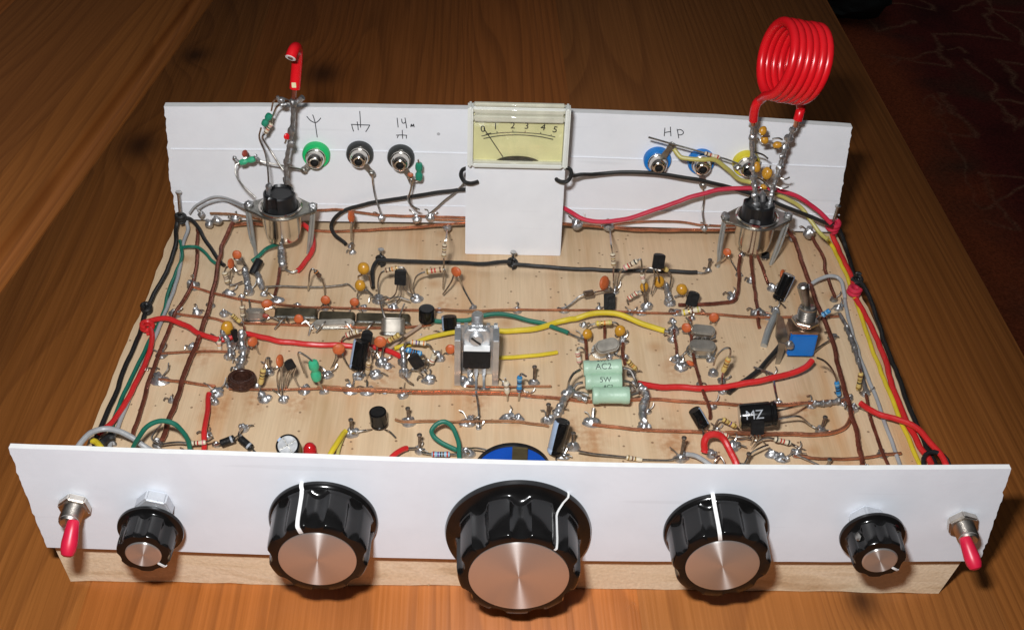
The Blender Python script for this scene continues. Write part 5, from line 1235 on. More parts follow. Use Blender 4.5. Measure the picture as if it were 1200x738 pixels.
resistor('stubby pale resistor seen end on left of the heat sink', (506, 432), (505, 425.5), (509, 416), [[(502, 430), (499, 438), (502, 444)], [(512, 414)]], 'pale', (BR, RD, WH), 3.4)
resistor('tan resistor standing between the tall capacitor feet', (431, 445), (432, 424), (430.5, 437), [[(433, 419)], [(430, 446), (430, 455, 2)]], 'beige', (GD, BR, GD), 3.0)
resistor('small pink resistor on its loop left of the green resistors', (679, 432), (676.5, 411), (679, 424), [[(677, 408), (683, 408), (686, 414)], [(680, 430), (684, 434)]], 'pale', (PK, RD, WH, PK), 3.2)
resistor('pale upright resistor crossing the double copper wire right of heat sink', (594, 470), (593, 447), (594.5, 460), [[(592, 443)], [(595, 472), (595, 486)]], 'pale', (WH, BR, WH), 3.4)
resistor('blue upright resistor on its long lead right of heat sink', (608, 470), (609, 441), (608.5, 458), [[(611, 438), (617, 441)], [(608, 472), (608, 487)]], 'blue_body', ('light_blue', BK, 'light_blue', BR), 3.3)
resistor('straw resistor leaning at the right end of the green resistors', (740, 436), (736, 423), (745, 432), [[(732, 419)], [(746, 436), (746, 442), (744, 447)]], 'straw', (BR, GD, OR, GD), 3.0)
resistor('small blue resistor between toggle lever and right rails', (960, 390), (963.5, 369.5), (972.5, 363.5), [[(959, 372), (955, 379), (952, 388)], [(977, 361), (981, 360)]], 'blue_body', ('light_blue', BK, 'light_blue'), 3.2)
resistor('blue dumbbell resistor hanging from the toggle switch lead', (983, 468), (980.5, 447.5), (983, 463), [[(979, 441), (974, 431), (966, 423), (957, 419)], [(985, 467)]], 'blue_body', ('light_blue', BK, BK, 'light_blue'), 3.1)
resistor('straw resistor in a wire hoop below the crystal pair', (848, 455), (854, 419.5), (847.5, 435), [[(856, 414), (855, 408), (848, 409), (840, 417), (836, 428)], [(846, 442), (846, 452)]], 'straw', (OR, BR, GD), 3.4)
resistor('gold dusty resistor wound into the right corner rail', (1010, 460), (1009, 437), (1005.5, 456), [[(1008, 432)], [(1008, 460, 3)]], 'straw', (BR, GD, BK, GD), 3.0)
resistor('pink banded resistor under the green arch beside the short red wire', (232, 531), (221, 519.5), (241, 518), [[(210, 518), (197, 519), (188, 521)], [(246, 516), (250, 513)]], 'pale', (PK, BR, RD, PK), 2.9)
resistor('light blue banded resistor between solder joint and green loop', (516, 538), (506, 532), (527, 532), [[(500, 531), (494, 530)], [(533, 532), (541, 531)]], 'light_blue', (RD, VI, BK, BR, RD), 3.4)
resistor('pale resistor on a long straight lead behind the front panel', (742, 542), (734, 535.5), (752, 538.5), [[(715, 533.5), (695, 531.5), (677, 528)], [(770, 539), (784, 539), (796, 536)]], 'pale', (GD, BR, GD), 2.9)
resistor('straw resistor left of the lettered black capacitor', (857, 507), (847, 491), (862, 499.5), [[(842, 492), (839, 497), (836, 502)], [(866, 503), (868, 508), (868, 514)]], 'straw', (BR, GD, VI, GD), 3.0)
resistor('pale resistor with pink bands above the hooked red wire', (847, 516), (838, 505.5), (853, 511), [[(834, 504)], [(860, 513), (868, 515), (878, 512), (884, 505)]], 'pale', (PK, PK, PK, RD), 3.1)
resistor('pale resistor with red bands before the lettered black capacitor', (917, 527), (907.5, 514), (926, 519), [[(900, 513), (890, 516), (880, 528), (875, 540)], [(936, 524), (952, 532), (968, 541), (988, 549)]], 'pale', (BK, RD, RD, BK), 3.2)
resistor('tiny resistor on the bare rod across the blue sockets', (827, 300), S(826, 179.5, 0.158), S(843, 184.5, 0.158), [[S(812, 175.5, 0.158), S(790, 169.5, 0.158), S(760, 161, 0.157)], [S(852, 187, 0.158), S(865, 192, 0.158)]], 'pale', (BR, RD, WH, RD), 2.3, lead_mat='dull_metal')
wire('yellow sleeve running from blue to yellow socket over the rod', [S(790, 175, 0.160), S(797, 184, 0.158), S(806, 186.5, 0.157), S(822, 187, 0.1565), S(838, 188, 0.157), S(852, 198, 0.158), S(866, 210, 0.159), S(880, 214, 0.159)], 0.0009, 'dull_yellow', group=L2)

# ------------------------------------------------------------------ inductors shaped like beads
def dog(r): return [(r * 0.4, 0), (r * 0.85, 0.04), (r, 0.16), (r, 0.34), (r * 0.66, 0.47), (r * 0.66, 0.54), (r, 0.66), (r, 0.84), (r * 0.85, 0.96), (r * 0.4, 1)]
Yg = gy(372, 462)
axial('bright green bead inductor standing behind the long copper wire', 'bead_inductor', 'inductor', S(366.5, 423, Yg), S(371.5, 445, Yg), mm(6.2, S(369, 434, Yg)), [[S(366, 423, Yg), S(360, 418, Yg), S(350, 413, Yg), S(352, 424, Yg), S(357, 437, Yg)], [S(372, 445, Yg), S(375, 451, Yg), S(379, 457, Yg)]], 'green_body', dog(mm(6.2, S(369, 434, Yg))))
axial('dark green bead inductor on the lug of the socket nearest the meter', 'bead_inductor', 'inductor', S(491, 191, 0.160), S(491, 211, 0.160), mm(4.4, S(491, 200, 0.160)), [[S(491, 192, 0.160), S(490, 187, 0.160)], [S(491, 211, 0.160), S(483, 212, 0.161)]], 'sea_green', dog(mm(4.4, S(491, 200, 0.160))))
axial('green bead inductor beside a beige resistor high on the left coil plug', 'bead_inductor', 'inductor', S(316.5, 134, 0.1555), S(309, 147, 0.1555), mm(4.2, S(313, 140, 0.1555)), [[S(318, 130, 0.155), S(321, 118, 0.154), S(328, 114.5, 0.153), S(336, 117, 0.152), S(343, 121, 0.151)], [S(306, 150, 0.155), S(304, 162, 0.155), S(311, 180, 0.154), S(314, 200, 0.151), S(315, 218, 0.149)]], 'sea_green', dog(mm(4.2, S(313, 140, 0.1555))))
axial('small green bead inductor under a dark red capacitor left of the coil plug', 'bead_inductor', 'inductor', S(281, 191, 0.158), S(299, 186, 0.158), mm(3.8, S(290, 189, 0.158)), [[S(280, 191, 0.158), S(276, 195, 0.157), S(277, 206, 0.155), S(285, 218, 0.152), S(300, 232, 0.149)], [S(301, 187, 0.158), S(310, 190, 0.158), S(330, 194, 0.159), S(355, 199, 0.162)]], 'green_body', dog(mm(3.8, S(290, 189, 0.158))))
lump('messy soldered end of the small green bead left of the coil plug', [S(275, 186, 0.158), S(279, 190, 0.158)], 0.0008, 61)
lump('soldered end of the small green bead facing the coil plug', [S(300, 184, 0.158), S(304, 189, 0.158)], 0.0008, 65)

# ------------------------------------------------------------------ orange ceramic capacitors
def LG(*q): return list(q)
disc_cap('round orange capacitor facing forward behind the left solder cluster', (285, 330), (277.6, 298.5), 5.6, [[(283, 306), (288, 314)], [(284, 304), (289, 312)]], col='disc')
disc_cap('orange capacitor seen edge on beside the round one, rear left', (272, 338), (270.6, 309), 6.4, [[(270, 322), (269, 338)], [(278, 318), (284, 316)]], yaw=1.25, thick=0.28)
disc_cap('orange capacitor half under a shiny joint above the small left crystal', (312, 362), (313, 356), 6.6, [[(320, 360), (328, 366), (338, 377, 2)], [(322, 362), (330, 372, 2)]], yaw=0.3, squash=0.85)
disc_cap('small reddish capacitor lying before the small left crystal', (312, 378), (311, 370), 4.6, [[(306, 372)], [(318, 372), (334, 379, 2)]], squash=0.6, col='disc_dark')
disc_cap('orange capacitor standing over the flat crystals, left one of a near pair', (381, 366), (381.5, 351.5), 5.6, [[(374, 362), (367, 371, 3)], [(390, 363), (394, 373, 3)]])
disc_cap('orange capacitor standing over the flat crystals below yellow ones', (416, 366), (415.2, 354), 5.4, [[(410, 364), (407, 371, 3)], [(422, 362), (425, 366)]])
disc_cap('orange capacitor in front of the crystal gap beside a bright joint', (350, 382), (350, 373.5), 5.8, [[(345, 379), (340, 380)], [(357, 377), (362, 378)]])
disc_cap('narrow orange capacitor hanging by the black wire left of meter', (411, 292), (411.6, 254), 6.6, [[(411, 268), (412, 282)], [(412, 270), (413, 284)]], yaw=1.15, squash=1.1, thick=0.3)
disc_cap('orange capacitor on tall spread leads behind the heat sink', (536, 352), (534.6, 318.5), 6.6, [[(528, 332), (519, 345, 3)], [(543, 338), (553, 356, 3)]], yaw=-0.4, pitch=0.1)
disc_cap('large tilted orange capacitor left of the right transistors', (712, 348), (708, 331.5), 8.6, [[(714, 337), (719, 341)], [(715, 340), (719, 344)]], yaw=0.9, roll=0.35, col='disc')
disc_cap('orange capacitor standing left of the right plug socket legs', (852, 318), (852.2, 295.5), 4.8, [[(846, 304), (838, 311, 2)], [(857, 306), (864, 318, 3)]], yaw=-0.3)
disc_cap('narrow orange capacitor leaning behind the slanted black capacitor', (914, 338), (917, 322), 6.6, [[(912, 332), (908, 337)], [(914, 332), (909, 338)]], yaw=1.1, roll=-0.4, thick=0.3)
disc_cap('orange red capacitor on the long red wire beside the solder cluster', (297, 415), (296, 400.5), 6.2, [[(291, 406)], [(303, 413), (310, 421), (316, 430)]], yaw=0.6, col='disc')
disc_cap('narrow orange capacitor on long legs beside the flat topped transistor', (330, 464), (328, 422.5), 7.6, [[(330, 440), (331, 464)], [(325, 440), (328, 466)]], yaw=1.3, thick=0.3)
disc_cap('orange capacitor covering the long red wire left of tall capacitor', (396, 432), (397, 409), 7.4, [[(392, 424), (385, 437)], [(404, 422), (412, 434), (420, 440)]], yaw=0.25)
disc_cap('orange capacitor between tall capacitor and straw resistor', (446, 424), (445.5, 400.5), 7.6, [[(441, 412), (436, 422)], [(448, 414), (448, 424)]])
disc_cap('orange capacitor half hidden behind the left heat sink flank', (528, 424), (528, 409), 6.2, [[(522, 414), (517, 418)], [(530, 418)]], dy=0.004)
disc_cap('orange capacitor left of the metal crystal pair', (804, 396), (804.5, 384), 6.0, [[(809, 390), (812, 394, 2)], [(808, 386), (812, 388)]], yaw=-0.35)
disc_cap('small flat orange capacitor in front of the crystal pair', (810, 430), (809, 425.5), 5.4, [[(814, 430), (820, 440, 2)], [(803, 424), (797, 424)]], squash=0.55, roll=-0.5)
disc_cap('bright orange capacitor behind the right end of the crystal pair', (836, 382), (836.6, 372), 5.8, [[(832, 379)], [(838, 381)]], squash=1.05)
disc_cap('little red capacitor on the stalk of the left coil plug', (329, 300), S(336.5, 160, 0.150), 4.2, [[S(334, 168, 0.150)], [S(341, 164, 0.150)]], col='bright_red', yaw=0.5)
disc_cap('dark red capacitor standing on the small green bead', (329, 300), S(287, 180, 0.1585), 4.4, [[S(286, 186, 0.158)], [S(291, 187, 0.158)]], col='disc_dark', yaw=0.9, roll=0.6)
disc_cap('brick red capacitor on the lug of the black socket nearest the meter', (480, 300), S(481, 205, 0.1585), 3.6, [[S(482, 214, 0.1585), S(481, 224, 0.159), S(478, 235, 0.1585), S(489, 246, 0.155)], [S(484, 212, 0.158), S(480, 228, 0.158), S(482, 240, 0.156), S(492, 246, 0.155)]], col='orange_red', squash=0.8)
b = Mesh(); b.tube([S(436, 204, 0.162), S(437, 216, 0.163), S(440, 232, 0.161), S(446, 250, 0.157)], 0.00035, 7); tag(b.obj('bare_lead', 'lead'), 'bare lead from the black socket lug to the rear copper wire', 'lead', 'bare leads of the rear sockets')
b = Mesh(); b.tube([S(823, 218, 0.162), S(825, 232, 0.164), S(823, 248, 0.162), S(825, 263, 0.157)], 0.00035, 7); tag(b.obj('bare_lead', 'lead'), 'bare lead hanging from the blue socket lug to the copper wire', 'lead', 'bare leads of the rear sockets')

# ------------------------------------------------------------------ yellow dipped capacitors
drop_cap('yellow capacitor upper of two stacked beside the black wire', (424, 356), (426, 314.5), 7.0, [[(420, 324), (421, 330)], [(433, 324), (435, 336)]], roll=0.15)
drop_cap('yellow capacitor lower of two stacked beside the black wire', (423, 358), (422, 334.5), 6.4, [[(419, 345), (419, 355)], [(430, 340), (437, 346)]], roll=0.25)
drop_cap('left yellow capacitor of three among the right transistors', (757, 358), (755, 336), 5.6, [[(754, 346), (756, 356)], [(758, 346), (759, 356)]], yaw=0.7)
drop_cap('middle yellow capacitor of three, right under the black transistor', (772, 345), (772, 330), 6.6, [[(768, 338), (764, 350)], [(779, 337), (783, 342)]])
drop_cap('right yellow capacitor of three, leaning onto a black transistor', (798, 354), (799, 339), 6.4, [[(796, 346), (790, 348)], [(804, 345), (806, 352)]], roll=0.6, yaw=-0.2)
drop_cap('yellow capacitor under the yellow wire at left of square crystal', (688, 402), (688.5, 391.5), 6.2, [[(685, 398)], [(693, 400)]], roll=0.5, yaw=0.5)
drop_cap('yellow capacitor under the yellow wire at right of square crystal', (727, 400), (726.5, 387.5), 6.4, [[(723, 394)], [(730, 397)]], roll=-0.25)
drop_cap('yellow capacitor crowning the tall solder cluster on the left', (266, 404), (266, 384), 7.2, [[(262, 392), (260, 398)], [(273, 389), (278, 396)]], roll=-0.2, squash=1.25, yaw=0.4)
YS = 0.1545
drop_cap('upper yellow capacitor between the big coil stalks', (880, 300), S(894, 153.5, YS), 5.2, [[S(888, 152, YS)], [S(902, 160, YS)]], roll=-0.6, yaw=0.6)
drop_cap('second yellow capacitor just below the upper one between coil stalks', (880, 300), S(896, 164, YS), 5.4, [[S(888, 162, YS)], [S(906, 168, YS)]], roll=-0.9, squash=0.85)
drop_cap('yellow capacitor touching the right stalk of the big coil', (880, 300), S(911, 170, YS), 5.6, [[S(906, 168, YS), S(896, 168, YS)], [S(918, 168, YS), S(922, 166, YS)]], squash=0.75)
drop_cap('dull yellow capacitor before the left coil stalk and yellow socket', (880, 300), S(887, 196, YS - 0.003), 4.8, [[S(884, 204, YS - 0.002)], [S(892, 190, YS)]], yaw=0.5, squash=1.4)
drop_cap('bright yellow capacitor lowest but one between the coil stalks', (880, 300), S(899, 203, YS), 6.2, [[S(897, 212, YS), S(893, 219, YS)], [S(903, 194, YS)]], yaw=-0.3, squash=1.25)
drop_cap('small amber capacitor lowest between the coil stalks', (880, 300), S(895, 219, YS - 0.001), 4.2, [[S(889, 222, YS)], [S(901, 224, YS)]], squash=0.7, roll=-0.5)

# ------------------------------------------------------------------ electrolytic capacitors
def can_from(base, a, b2, dyA=0.0, dyB=0.0):
    Y = gy(*base); return S(a[0], a[1], Y + dyA), S(b2[0], b2[1], Y + dyB)
A, B = can_from((500, 386), (500, 375), (500, 361.5)); can_cap('small upright black capacitor left of the heat sink', A + V(0, 0, 0), B, 9.4, [[(496, 389), (493, 392, 1)], [(504, 389), (512, 388, 1), (521, 393, 1)]], vent=False, top='black')
A, B = can_from((527, 391), (527, 386), (526, 370.5), 0.0, 0.002); can_cap('black capacitor with white marks touching the left heat sink flank', A, B, 9.0, [[(524, 393), (520, 400), (516, 416, 2)], [(530, 394)]], stripe=(21, 22, 23, 26, 27), vent=False, top='chip')
A, B = can_from((420, 440), (418.5, 431.5), (424, 399), 0, 0.004); can_cap('tall leaning black capacitor with pale blue stripe across the red wire', A, B, 9.6, [[(416, 440), (413, 455, 2)], [(421, 441)]], stripe=(0, 1, 2, 3, 4), vent=False, top='chip', hint=V(-1, 0.2, 0))
A, B = can_from((443, 502), (444.5, 497), (442.5, 482)); can_cap('stubby black capacitor standing by itself beside a yellow wire nail', A, B, 10.2, [[(438, 503), (428, 504, 2), (416, 506, 2)], [(450, 503), (457, 506, 2), (464, 513, 1)]], vent=False, top='chip')
B = S(337, 521.5, 0.021); A = B - V(0, -0.50, 0.866) * 0.0125
can_cap('black capacitor showing its silver cross marked top behind the front panel', A, B, 14.0, [[A + V(-0.001, 0.002, -0.002)], [A + V(0.001, 0.002, -0.002)]], stripe=(20, 21))
A, B = can_from((652, 537), (650, 530), (659, 493.5), 0, 0.003); can_cap('tall pale blue and black capacitor beside the green resistors', A, B, 9.6, [[(651, 535), (653, 545, 2)], [(656, 532), (662, 536, 2)]], stripe=(0, 1, 2, 3, 4), vent=False, top='chip', hint=V(-1, -0.05, 0))
A = P(824.5, 499, 4); B = S(813.5, 480, A.y + 0.002); can_cap('small black capacitor leaning back left of the lettered one', A, B, 7.4, [[(824, 504, 3), (825, 520, 2), (826, 528, 2)], [(828, 503, 3), (833, 505, 2)]], stripe=(6, 7), vent=False, top='chip')
A, B = can_from((914, 353), (912, 350.5), (925, 322), 0, 0.003); can_cap('black capacitor with pale stripe leaning beside the toggle lever', A, B, 7.6, [[(908, 354), (904, 362)], [(914, 354), (920, 360, 2)]], stripe=(3, 4, 5, 6), vent=False, top='cap_top', hint=V(0, -1, 0))
Yz = gy(888, 512)
A, B = S(909.5, 484.5, Yz), S(866.5, 488, Yz)
mz = can_cap('big black capacitor lying down with white letters on it', A, B, 15.2, [[S(909, 482, Yz), S(925, 478, Yz), (946, 474, 3)], [S(910, 491, Yz), S(921, 489, Yz), S(937, 488, Yz), (950, 498, 3), (959, 503, 3)]], vent=False, hint=V(0, -1, 0.5))
d = (A - B).normalized(); nrm = (V(0, -0.72, 0.72) - d * d.dot(V(0, -0.72, 0.72))).normalized(); up = nrm.cross(d)
rz = mm(15.2, A)
def on_can(pix, off):
    c = S(*pix, Yz); axis_pt = B + d * (c - B).dot(d)
    mt_ = Matrix((d, up, nrm)).transposed().to_4x4(); mt_.translation = axis_pt + nrm * (rz + off); return mt_
text_obj('MZ', 0.0043, 'letters', 'print_grey', [q for q in mz.children if q.name.startswith('sleeve')][0], on_can((882.5, 481.5), 0.00004), 0.00006, rz, 0.0)

# ------------------------------------------------------------------ transistors
transistor('black transistor under the arching beige resistor', (470, 362), (469.5, 325), 13.5, 16, [[(463, 345), (455, 352)], [(470, 346), (464, 356)], [(477, 342), (485, 347)]], yaw=-0.1)
transistor('highest black transistor on long legs among the right yellow capacitors', (770, 356), (771.5, 306), 14, 15, [[(767, 325), (763, 345)], [(771, 322), (772, 330)], [(760, 314), (754, 322)]], yaw=0.15, roll=-0.12)
transistor('black transistor half behind the winding yellow wire', (714, 366), (714, 353), 13.5, 17, [[(710, 364)], [(714, 365)], [(718, 364)]], yaw=0.1, pitch=0.5)
transistor('black transistor leaning onto the straw resistor at the right', (812, 364), (811.5, 350), 13.5, 14.5, [[(805, 360), (800, 364)], [(810, 362), (809, 366)], [(816, 362), (817, 366)]], roll=-0.18, yaw=-0.1)
transistor('flat black transistor on tall legs right of the upright straw resistor', (340, 460), (340, 427), 11.5, 9.5, [[(336, 440), (334, 464)], [(338, 442), (333, 468)], [(344, 440), (350, 452), (355, 456)]], roll=0.45, pitch=0.2)
transistor('black transistor half buried in the tall solder cluster', (277, 408), (275.5, 393), 8, 13, [[(272, 402)], [(276, 404)], [(280, 404)]], yaw=0.9)
transistor('black transistor perched behind the top of the tall striped capacitor', (430, 432), (429.5, 396), 13, 15, [[(426, 410), (434, 428)], [(434, 410), (438, 432)], [(437, 410), (442, 424)]], roll=-0.2, pitch=0.1, dy=0.003)
transistor('tilted black transistor below the blue resistor left of heat sink', (484, 442), (488, 423), 14, 15, [[(480, 434), (476, 444), (473, 457, 2)], [(490, 434), (496, 440)], [(494, 430), (500, 438)]], roll=0.55, pitch=0.15)
transistor('small black transistor tucked under the right plug socket', (897, 306), (896.5, 299), 9, 7, [[(893, 304)], [(899, 304)]], pitch=0.5)
transistor('black transistor standing right before the lettered capacitor', (886, 522), (887, 499.5), 15.5, 17, [[(882, 516), (877, 528), (872, 541)], [(886, 516), (872, 512), (862, 512)], [(892, 515), (900, 523), (906, 530)]], yaw=0.1, pitch=0.4)
b = Mesh(); b.tube([P(296, 321, 3), P(301, 311, 5), P(304, 305, 6)], 0.0017, 10); tag(b.obj('sleeve_stub', 'black'), 'stub of black sleeving against the left plug socket leg', 'sleeve')

# ------------------------------------------------------------------ diodes
r_ = mm(4.6, P(275, 518, 3))
axial('black diode with pale band lying level beside the short red wire', 'diode', 'diode', P(258, 519.5, 4), P(275, 513, 5), mm(4.4, P(266, 516, 4)), [[P(258, 519.5, 4), P(252, 521, 3)], [P(275, 513, 5), P(280, 510, 4)]], 'chip', band='print_grey', group='black diodes in a V')
axial('black diode sloping down towards the front panel', 'diode', 'diode', P(281, 513, 5), P(295, 525, 3), mm(4.4, P(288, 519, 4)), [[P(281, 513, 5), P(280, 507, 5), P(284, 502, 3)], [P(295, 525, 3), P(303, 534, 2)]], 'chip', band='print_grey', group='black diodes in a V')
Yd = gy(690, 366)
axial('dark glass diode arching towards the large orange capacitor', 'diode', 'diode', P(684, 345, 6), P(695, 343, 6), mm(4.0, P(690, 344, 6)), [[P(684, 345, 6), P(678, 348, 5), P(668, 357, 3), P(658, 364, 2)], [P(695, 343, 6), P(706, 341, 5), P(718, 342, 3)]], 'glass_diode')

# ------------------------------------------------------------------ crystals
def lay(px, py, z=3.0): return P(px, py, z)
ww = 0.0108
crystal('small crystal lying beside the little banded resistor at left', lay(299, 368.5), V(0, 0.25, 1), X3, 0.0070, 0.0040, 0.0042, [[(293, 362, 4), (292, 352, 3)]], 'can')
for lab, px, py, wpx, mt_, yy in (('dark flat crystal under the shiny joint, leftmost of the row', 347, 368, 50, 'crystal_dark', 0), ('dark flat crystal in the middle of the row under orange capacitors', 395, 372, 42, 'crystal_dark', 0), ('dark flat crystal right of the gap beneath the black transistor', 449, 374, 63, 'crystal_dark', 0)):
    mat('crystal_dark', (0.12, 0.10, 0.065), 0.33, 0.75, 0.35, 300)
    c = lay(px, py, 2.4)
    crystal(lab, c, V(0, 0.9, 0.45), V(1, 0.03, 0), mm(wpx, c), 0.0040, 0.0030, [[c + V(-0.003, -0.003, 0.001), c + V(-0.004, -0.006, 0.002), c + V(-0.007, -0.008, -0.001)], [c + V(0.003, -0.003, 0.001), c + V(0.004, -0.0055, 0.002), c + V(0.007, -0.0075, -0.001)]], mt_)
c = lay(391, 378.5, 3.4)
crystal('pale flat crystal lying before the dark row, edge gleaming', c, V(0, -0.5, 0.8), V(1, 0.06, 0), mm(44, c), 0.0026, 0.0024, [[c + V(-0.006, 0, 0.001), c + V(-0.008, -0.002, 0), c + V(-0.009, -0.004, -0.003)]], 'can')
c = lay(460.5, 381, 3.6)
crystal('bright boxy crystal in front of the dark row with wire legs', c, V(0, 0.55, 0.85), V(1, 0.03, 0), mm(28, c), 0.0058, 0.0044, [[S(452, 375, c.y), S(448, 364, c.y + 0.003), S(445, 352, c.y + 0.008)], [S(467, 375, c.y), S(470, 366, c.y + 0.003), S(474, 356, c.y + 0.008)]], 'can')
c = lay(710.5, 407, 4.2)
crystal('square metal crystal lying behind the green resistors', c, V(0.05, -0.55, 0.8), V(1, 0.28, 0.12), mm(29, c), 0.0062, 0.0052, [[S(698, 412, c.y), S(690, 416, c.y), S(688, 424, c.y - 0.004)], [S(720, 415, c.y), S(730, 420, c.y - 0.003)]], 'can')
c = lay(823.5, 388.5, 4.6)
crystal('rear metal crystal of the stacked pair near the little switch', c, V(-0.05, -0.4, 0.9), V(1, -0.12, -0.05), mm(28, c), 0.0042, 0.0042, [[S(812, 384, c.y), S(809, 378, c.y), S(804, 372, c.y + 0.003)]], 'can')
c = lay(822.5, 407.5, 4.2)
crystal('front metal crystal of the stacked pair near the little switch', c, V(0.0, -0.35, 0.92), V(1, -0.03, -0.02), mm(31, c), 0.0048, 0.0048, [[S(808, 408, c.y), S(802, 414, c.y), S(797, 420, c.y - 0.003)], [S(830, 412, c.y), S(833, 420, c.y - 0.003)]], 'can')
b = Mesh(); b.tube([P(813, 398, 6), P(818, 396, 7), P(822, 398, 6), P(827, 396, 7), P(832, 398, 6), P(838, 396, 6)], 0.0006, 8); tag(b.obj('twisted_lead', 'lead'), 'twisted bare lead squeezed between the two stacked crystals', 'lead')

# ------------------------------------------------------------------ dark wound coil
c = P(283.5, 446, 3)
e = thing('wound_coil', 'dark brown flat wound coil in a ring on the copper wire', 'coil', c)
ax = V(0.05, 0.10, 1).normalized()
b = Mesh()
for k in range(4): b.tube(ringcoil(c + ax * (-0.0006 + k * 0.0007), ax, 0.0046 - 0.0002 * (k % 2), 0.0005, 1.0, 0), 0.00050, 8, False, cap=False)
b.obj('winding', 'brown_coil', e)
b = Mesh(); b.lathe(c, ax, [(0.0024, -0.0010), (0.0043, -0.0009), (0.0043, 0.0014), (0.0030, 0.0015), (0.0026, 0.0002)], 40); b.obj('core', 'brown_coil', e)
b = Mesh(); b.tube(ringcoil(c + ax * 0.0017, ax, 0.0037, 0.0004, 1.0, 0), 0.00045, 8, False, cap=False); b.obj('winding', 'brown_coil', e)

# ------------------------------------------------------------------ green wirewound resistors
def wirewound(label, a, b2, Y, rpx, ends, text):
    A, B = S(*a, Y), S(*b2, Y); d = B - A; L = d.length; r = mm(rpx, A)
    e = thing('power_resistor', label, 'resistor', (A + B) / 2, 'pale green power resistors in a stack')
    b = Mesh(); b.lathe(A, d, [(r * 0.5, 0), (r * 0.96, 0.01 * L), (r * 1.03, 0.03 * L), (r * 1.03, 0.16 * L), (r * 0.96, 0.20 * L), (r * 0.95, 0.5 * L), (r * 0.96, 0.78 * L), (r * 1.02, 0.82 * L), (r * 1.02, 0.97 * L), (r * 0.95, 0.99 * L), (r * 0.5, L)], 36)
    bd_ = b.obj('body', 'cement', e, 0.8)
    leads(e, ends, Y, 0.0005)
    dd = d.normalized()
    for body, px, size, sgn in text:
        nrm = (V(0, -0.62, 0.78) - dd * dd.dot(V(0, -0.62, 0.78))).normalized(); up = nrm.cross(dd)
        cc = S(*px, Y); p0 = A + dd * (cc - A).dot(dd)
        vv = (cc - p0).dot(V(0, 0, 1)) / 0.85
        a0 = max(-1.1, min(1.1, vv / r))
        n2 = nrm * math.cos(a0) + up * math.sin(a0); u2 = n2.cross(dd)
        mt_ = Matrix((dd, u2, n2)).transposed().to_4x4(); mt_.translation = p0 + n2 * (r * 0.965)
        text_obj(body, size, 'letters', 'dark_ink', bd_, mt_, 0.00005, r, 0.0)
Yw = gy(715, 474)
wirewound('rear pale green power resistor with dark letters, top of the stack', (683.5, 432), (729, 430), Yw + 0.0045, 9.6, [[S(680, 433, Yw + 0.004), S(672, 438, Yw + 0.002), S(667, 447, Yw), (664, 462, 4)], [S(731, 431, Yw + 0.004), S(739, 434, Yw + 0.003), S(744, 444, Yw + 0.001), S(747, 452, Yw)]], [('AC2', (707, 431), 0.0030, 1), ('5W1', (707, 424.5), 0.0022, 1)])
wirewound('middle pale green power resistor with smudged dark letters', (685.5, 447), (729, 446), Yw + 0.001, 9.6, [[S(683, 448, Yw), S(676, 450, Yw), S(670, 458, Yw - 0.001)], [S(731, 446, Yw + 0.001), S(738, 448, Yw), S(745, 454, Yw)]], [('5W', (709, 446.5), 0.0026, 1), ('AC2', (712, 452), 0.0018, 1)])
wirewound('front pale green power resistor lying lowest in the stack', (694, 463), (738, 463), Yw - 0.0035, 10.2, [[S(690, 463, Yw - 0.003), S(682, 460, Yw - 0.002), S(674, 460, Yw - 0.001)], [S(740, 463, Yw - 0.003), S(748, 460, Yw - 0.002)]], [("1", (702, 463), 0.0018, 1)])
b = Mesh(); b.tube([P(696, 478, 4), P(695, 486, 2.5), P(695, 493, 1)], 0.0007, 8); tag(b.obj('bare_lead', 'lead'), 'upright bare lead under the front green resistor', 'lead')

# ------------------------------------------------------------------ heat sink with its regulator
Yh = gy(548, 452)
hs = thing('heat_sink', 'grey aluminium channel heat sink with notched top standing on the board', 'heat sink', V(S(558, 450, Yh).x, Yh, 0))
def HP(px, py, dy=0.0): return S(px, py, Yh + dy)
ybk = Yh + 0.0075; zt = S(558, 380, ybk - 0.001).z
xl, xr = HP(532.6, 420).x, HP(584.5, 420).x
zb = HP(558, 452).z + 0.0003
t = 0.0013
b = Mesh()
teeth = [(xl + 0.0006, zb)]
nT = 6; wT = (xr - xl - 0.0012) / (nT * 2 - 1)
top = []
for k in range(nT):
    u = xl + 0.0006 + 2 * k * wT
    top += [(u, zt - 0.0011), (u, zt), (u + wT, zt), (u + wT, zt - 0.0011)]
poly = [(xl, zb), (xr, zb)] + [(u, z) for u, z in reversed(top)]
b.prism(V(0, ybk, 0), X3, Z3, V(0, -1, 0), poly, 0, t, 0.0)
b.obj('back_plate', 'alu', hs)
for s, xa in ((1, xl), (-1, xr)):
    b = Mesh(); zf = HP(545, 400, -0.001).z
    prof = [(ybk - t - 0.00005, zb), (Yh - 0.0006, zb), (Yh - 0.0006, zf), (ybk - t - 0.003, zt - 0.0006), (ybk - t - 0.00005, zt - 0.0006)]
    b.prism(V(xa + (0 if s > 0 else -0.0021), 0, 0), Y3, Z3, X3, prof, 0, 0.0021, 0.0002)
    b.obj('side_flange', 'alu', hs)
Yt = ybk - t - 0.0002
def RP(px, py, dy=0.0): return S(px, py, Yt + dy)
rg = thing('voltage_regulator', 'metal tabbed black regulator bolted inside the heat sink', 'regulator', RP(558, 430))
xa, xb = RP(543, 400).x, RP(575, 400).x
b = Mesh(); z0_, z1_ = RP(558, 414, -0.003).z, RP(558, 384).z
cxm = (xa + xb) / 2
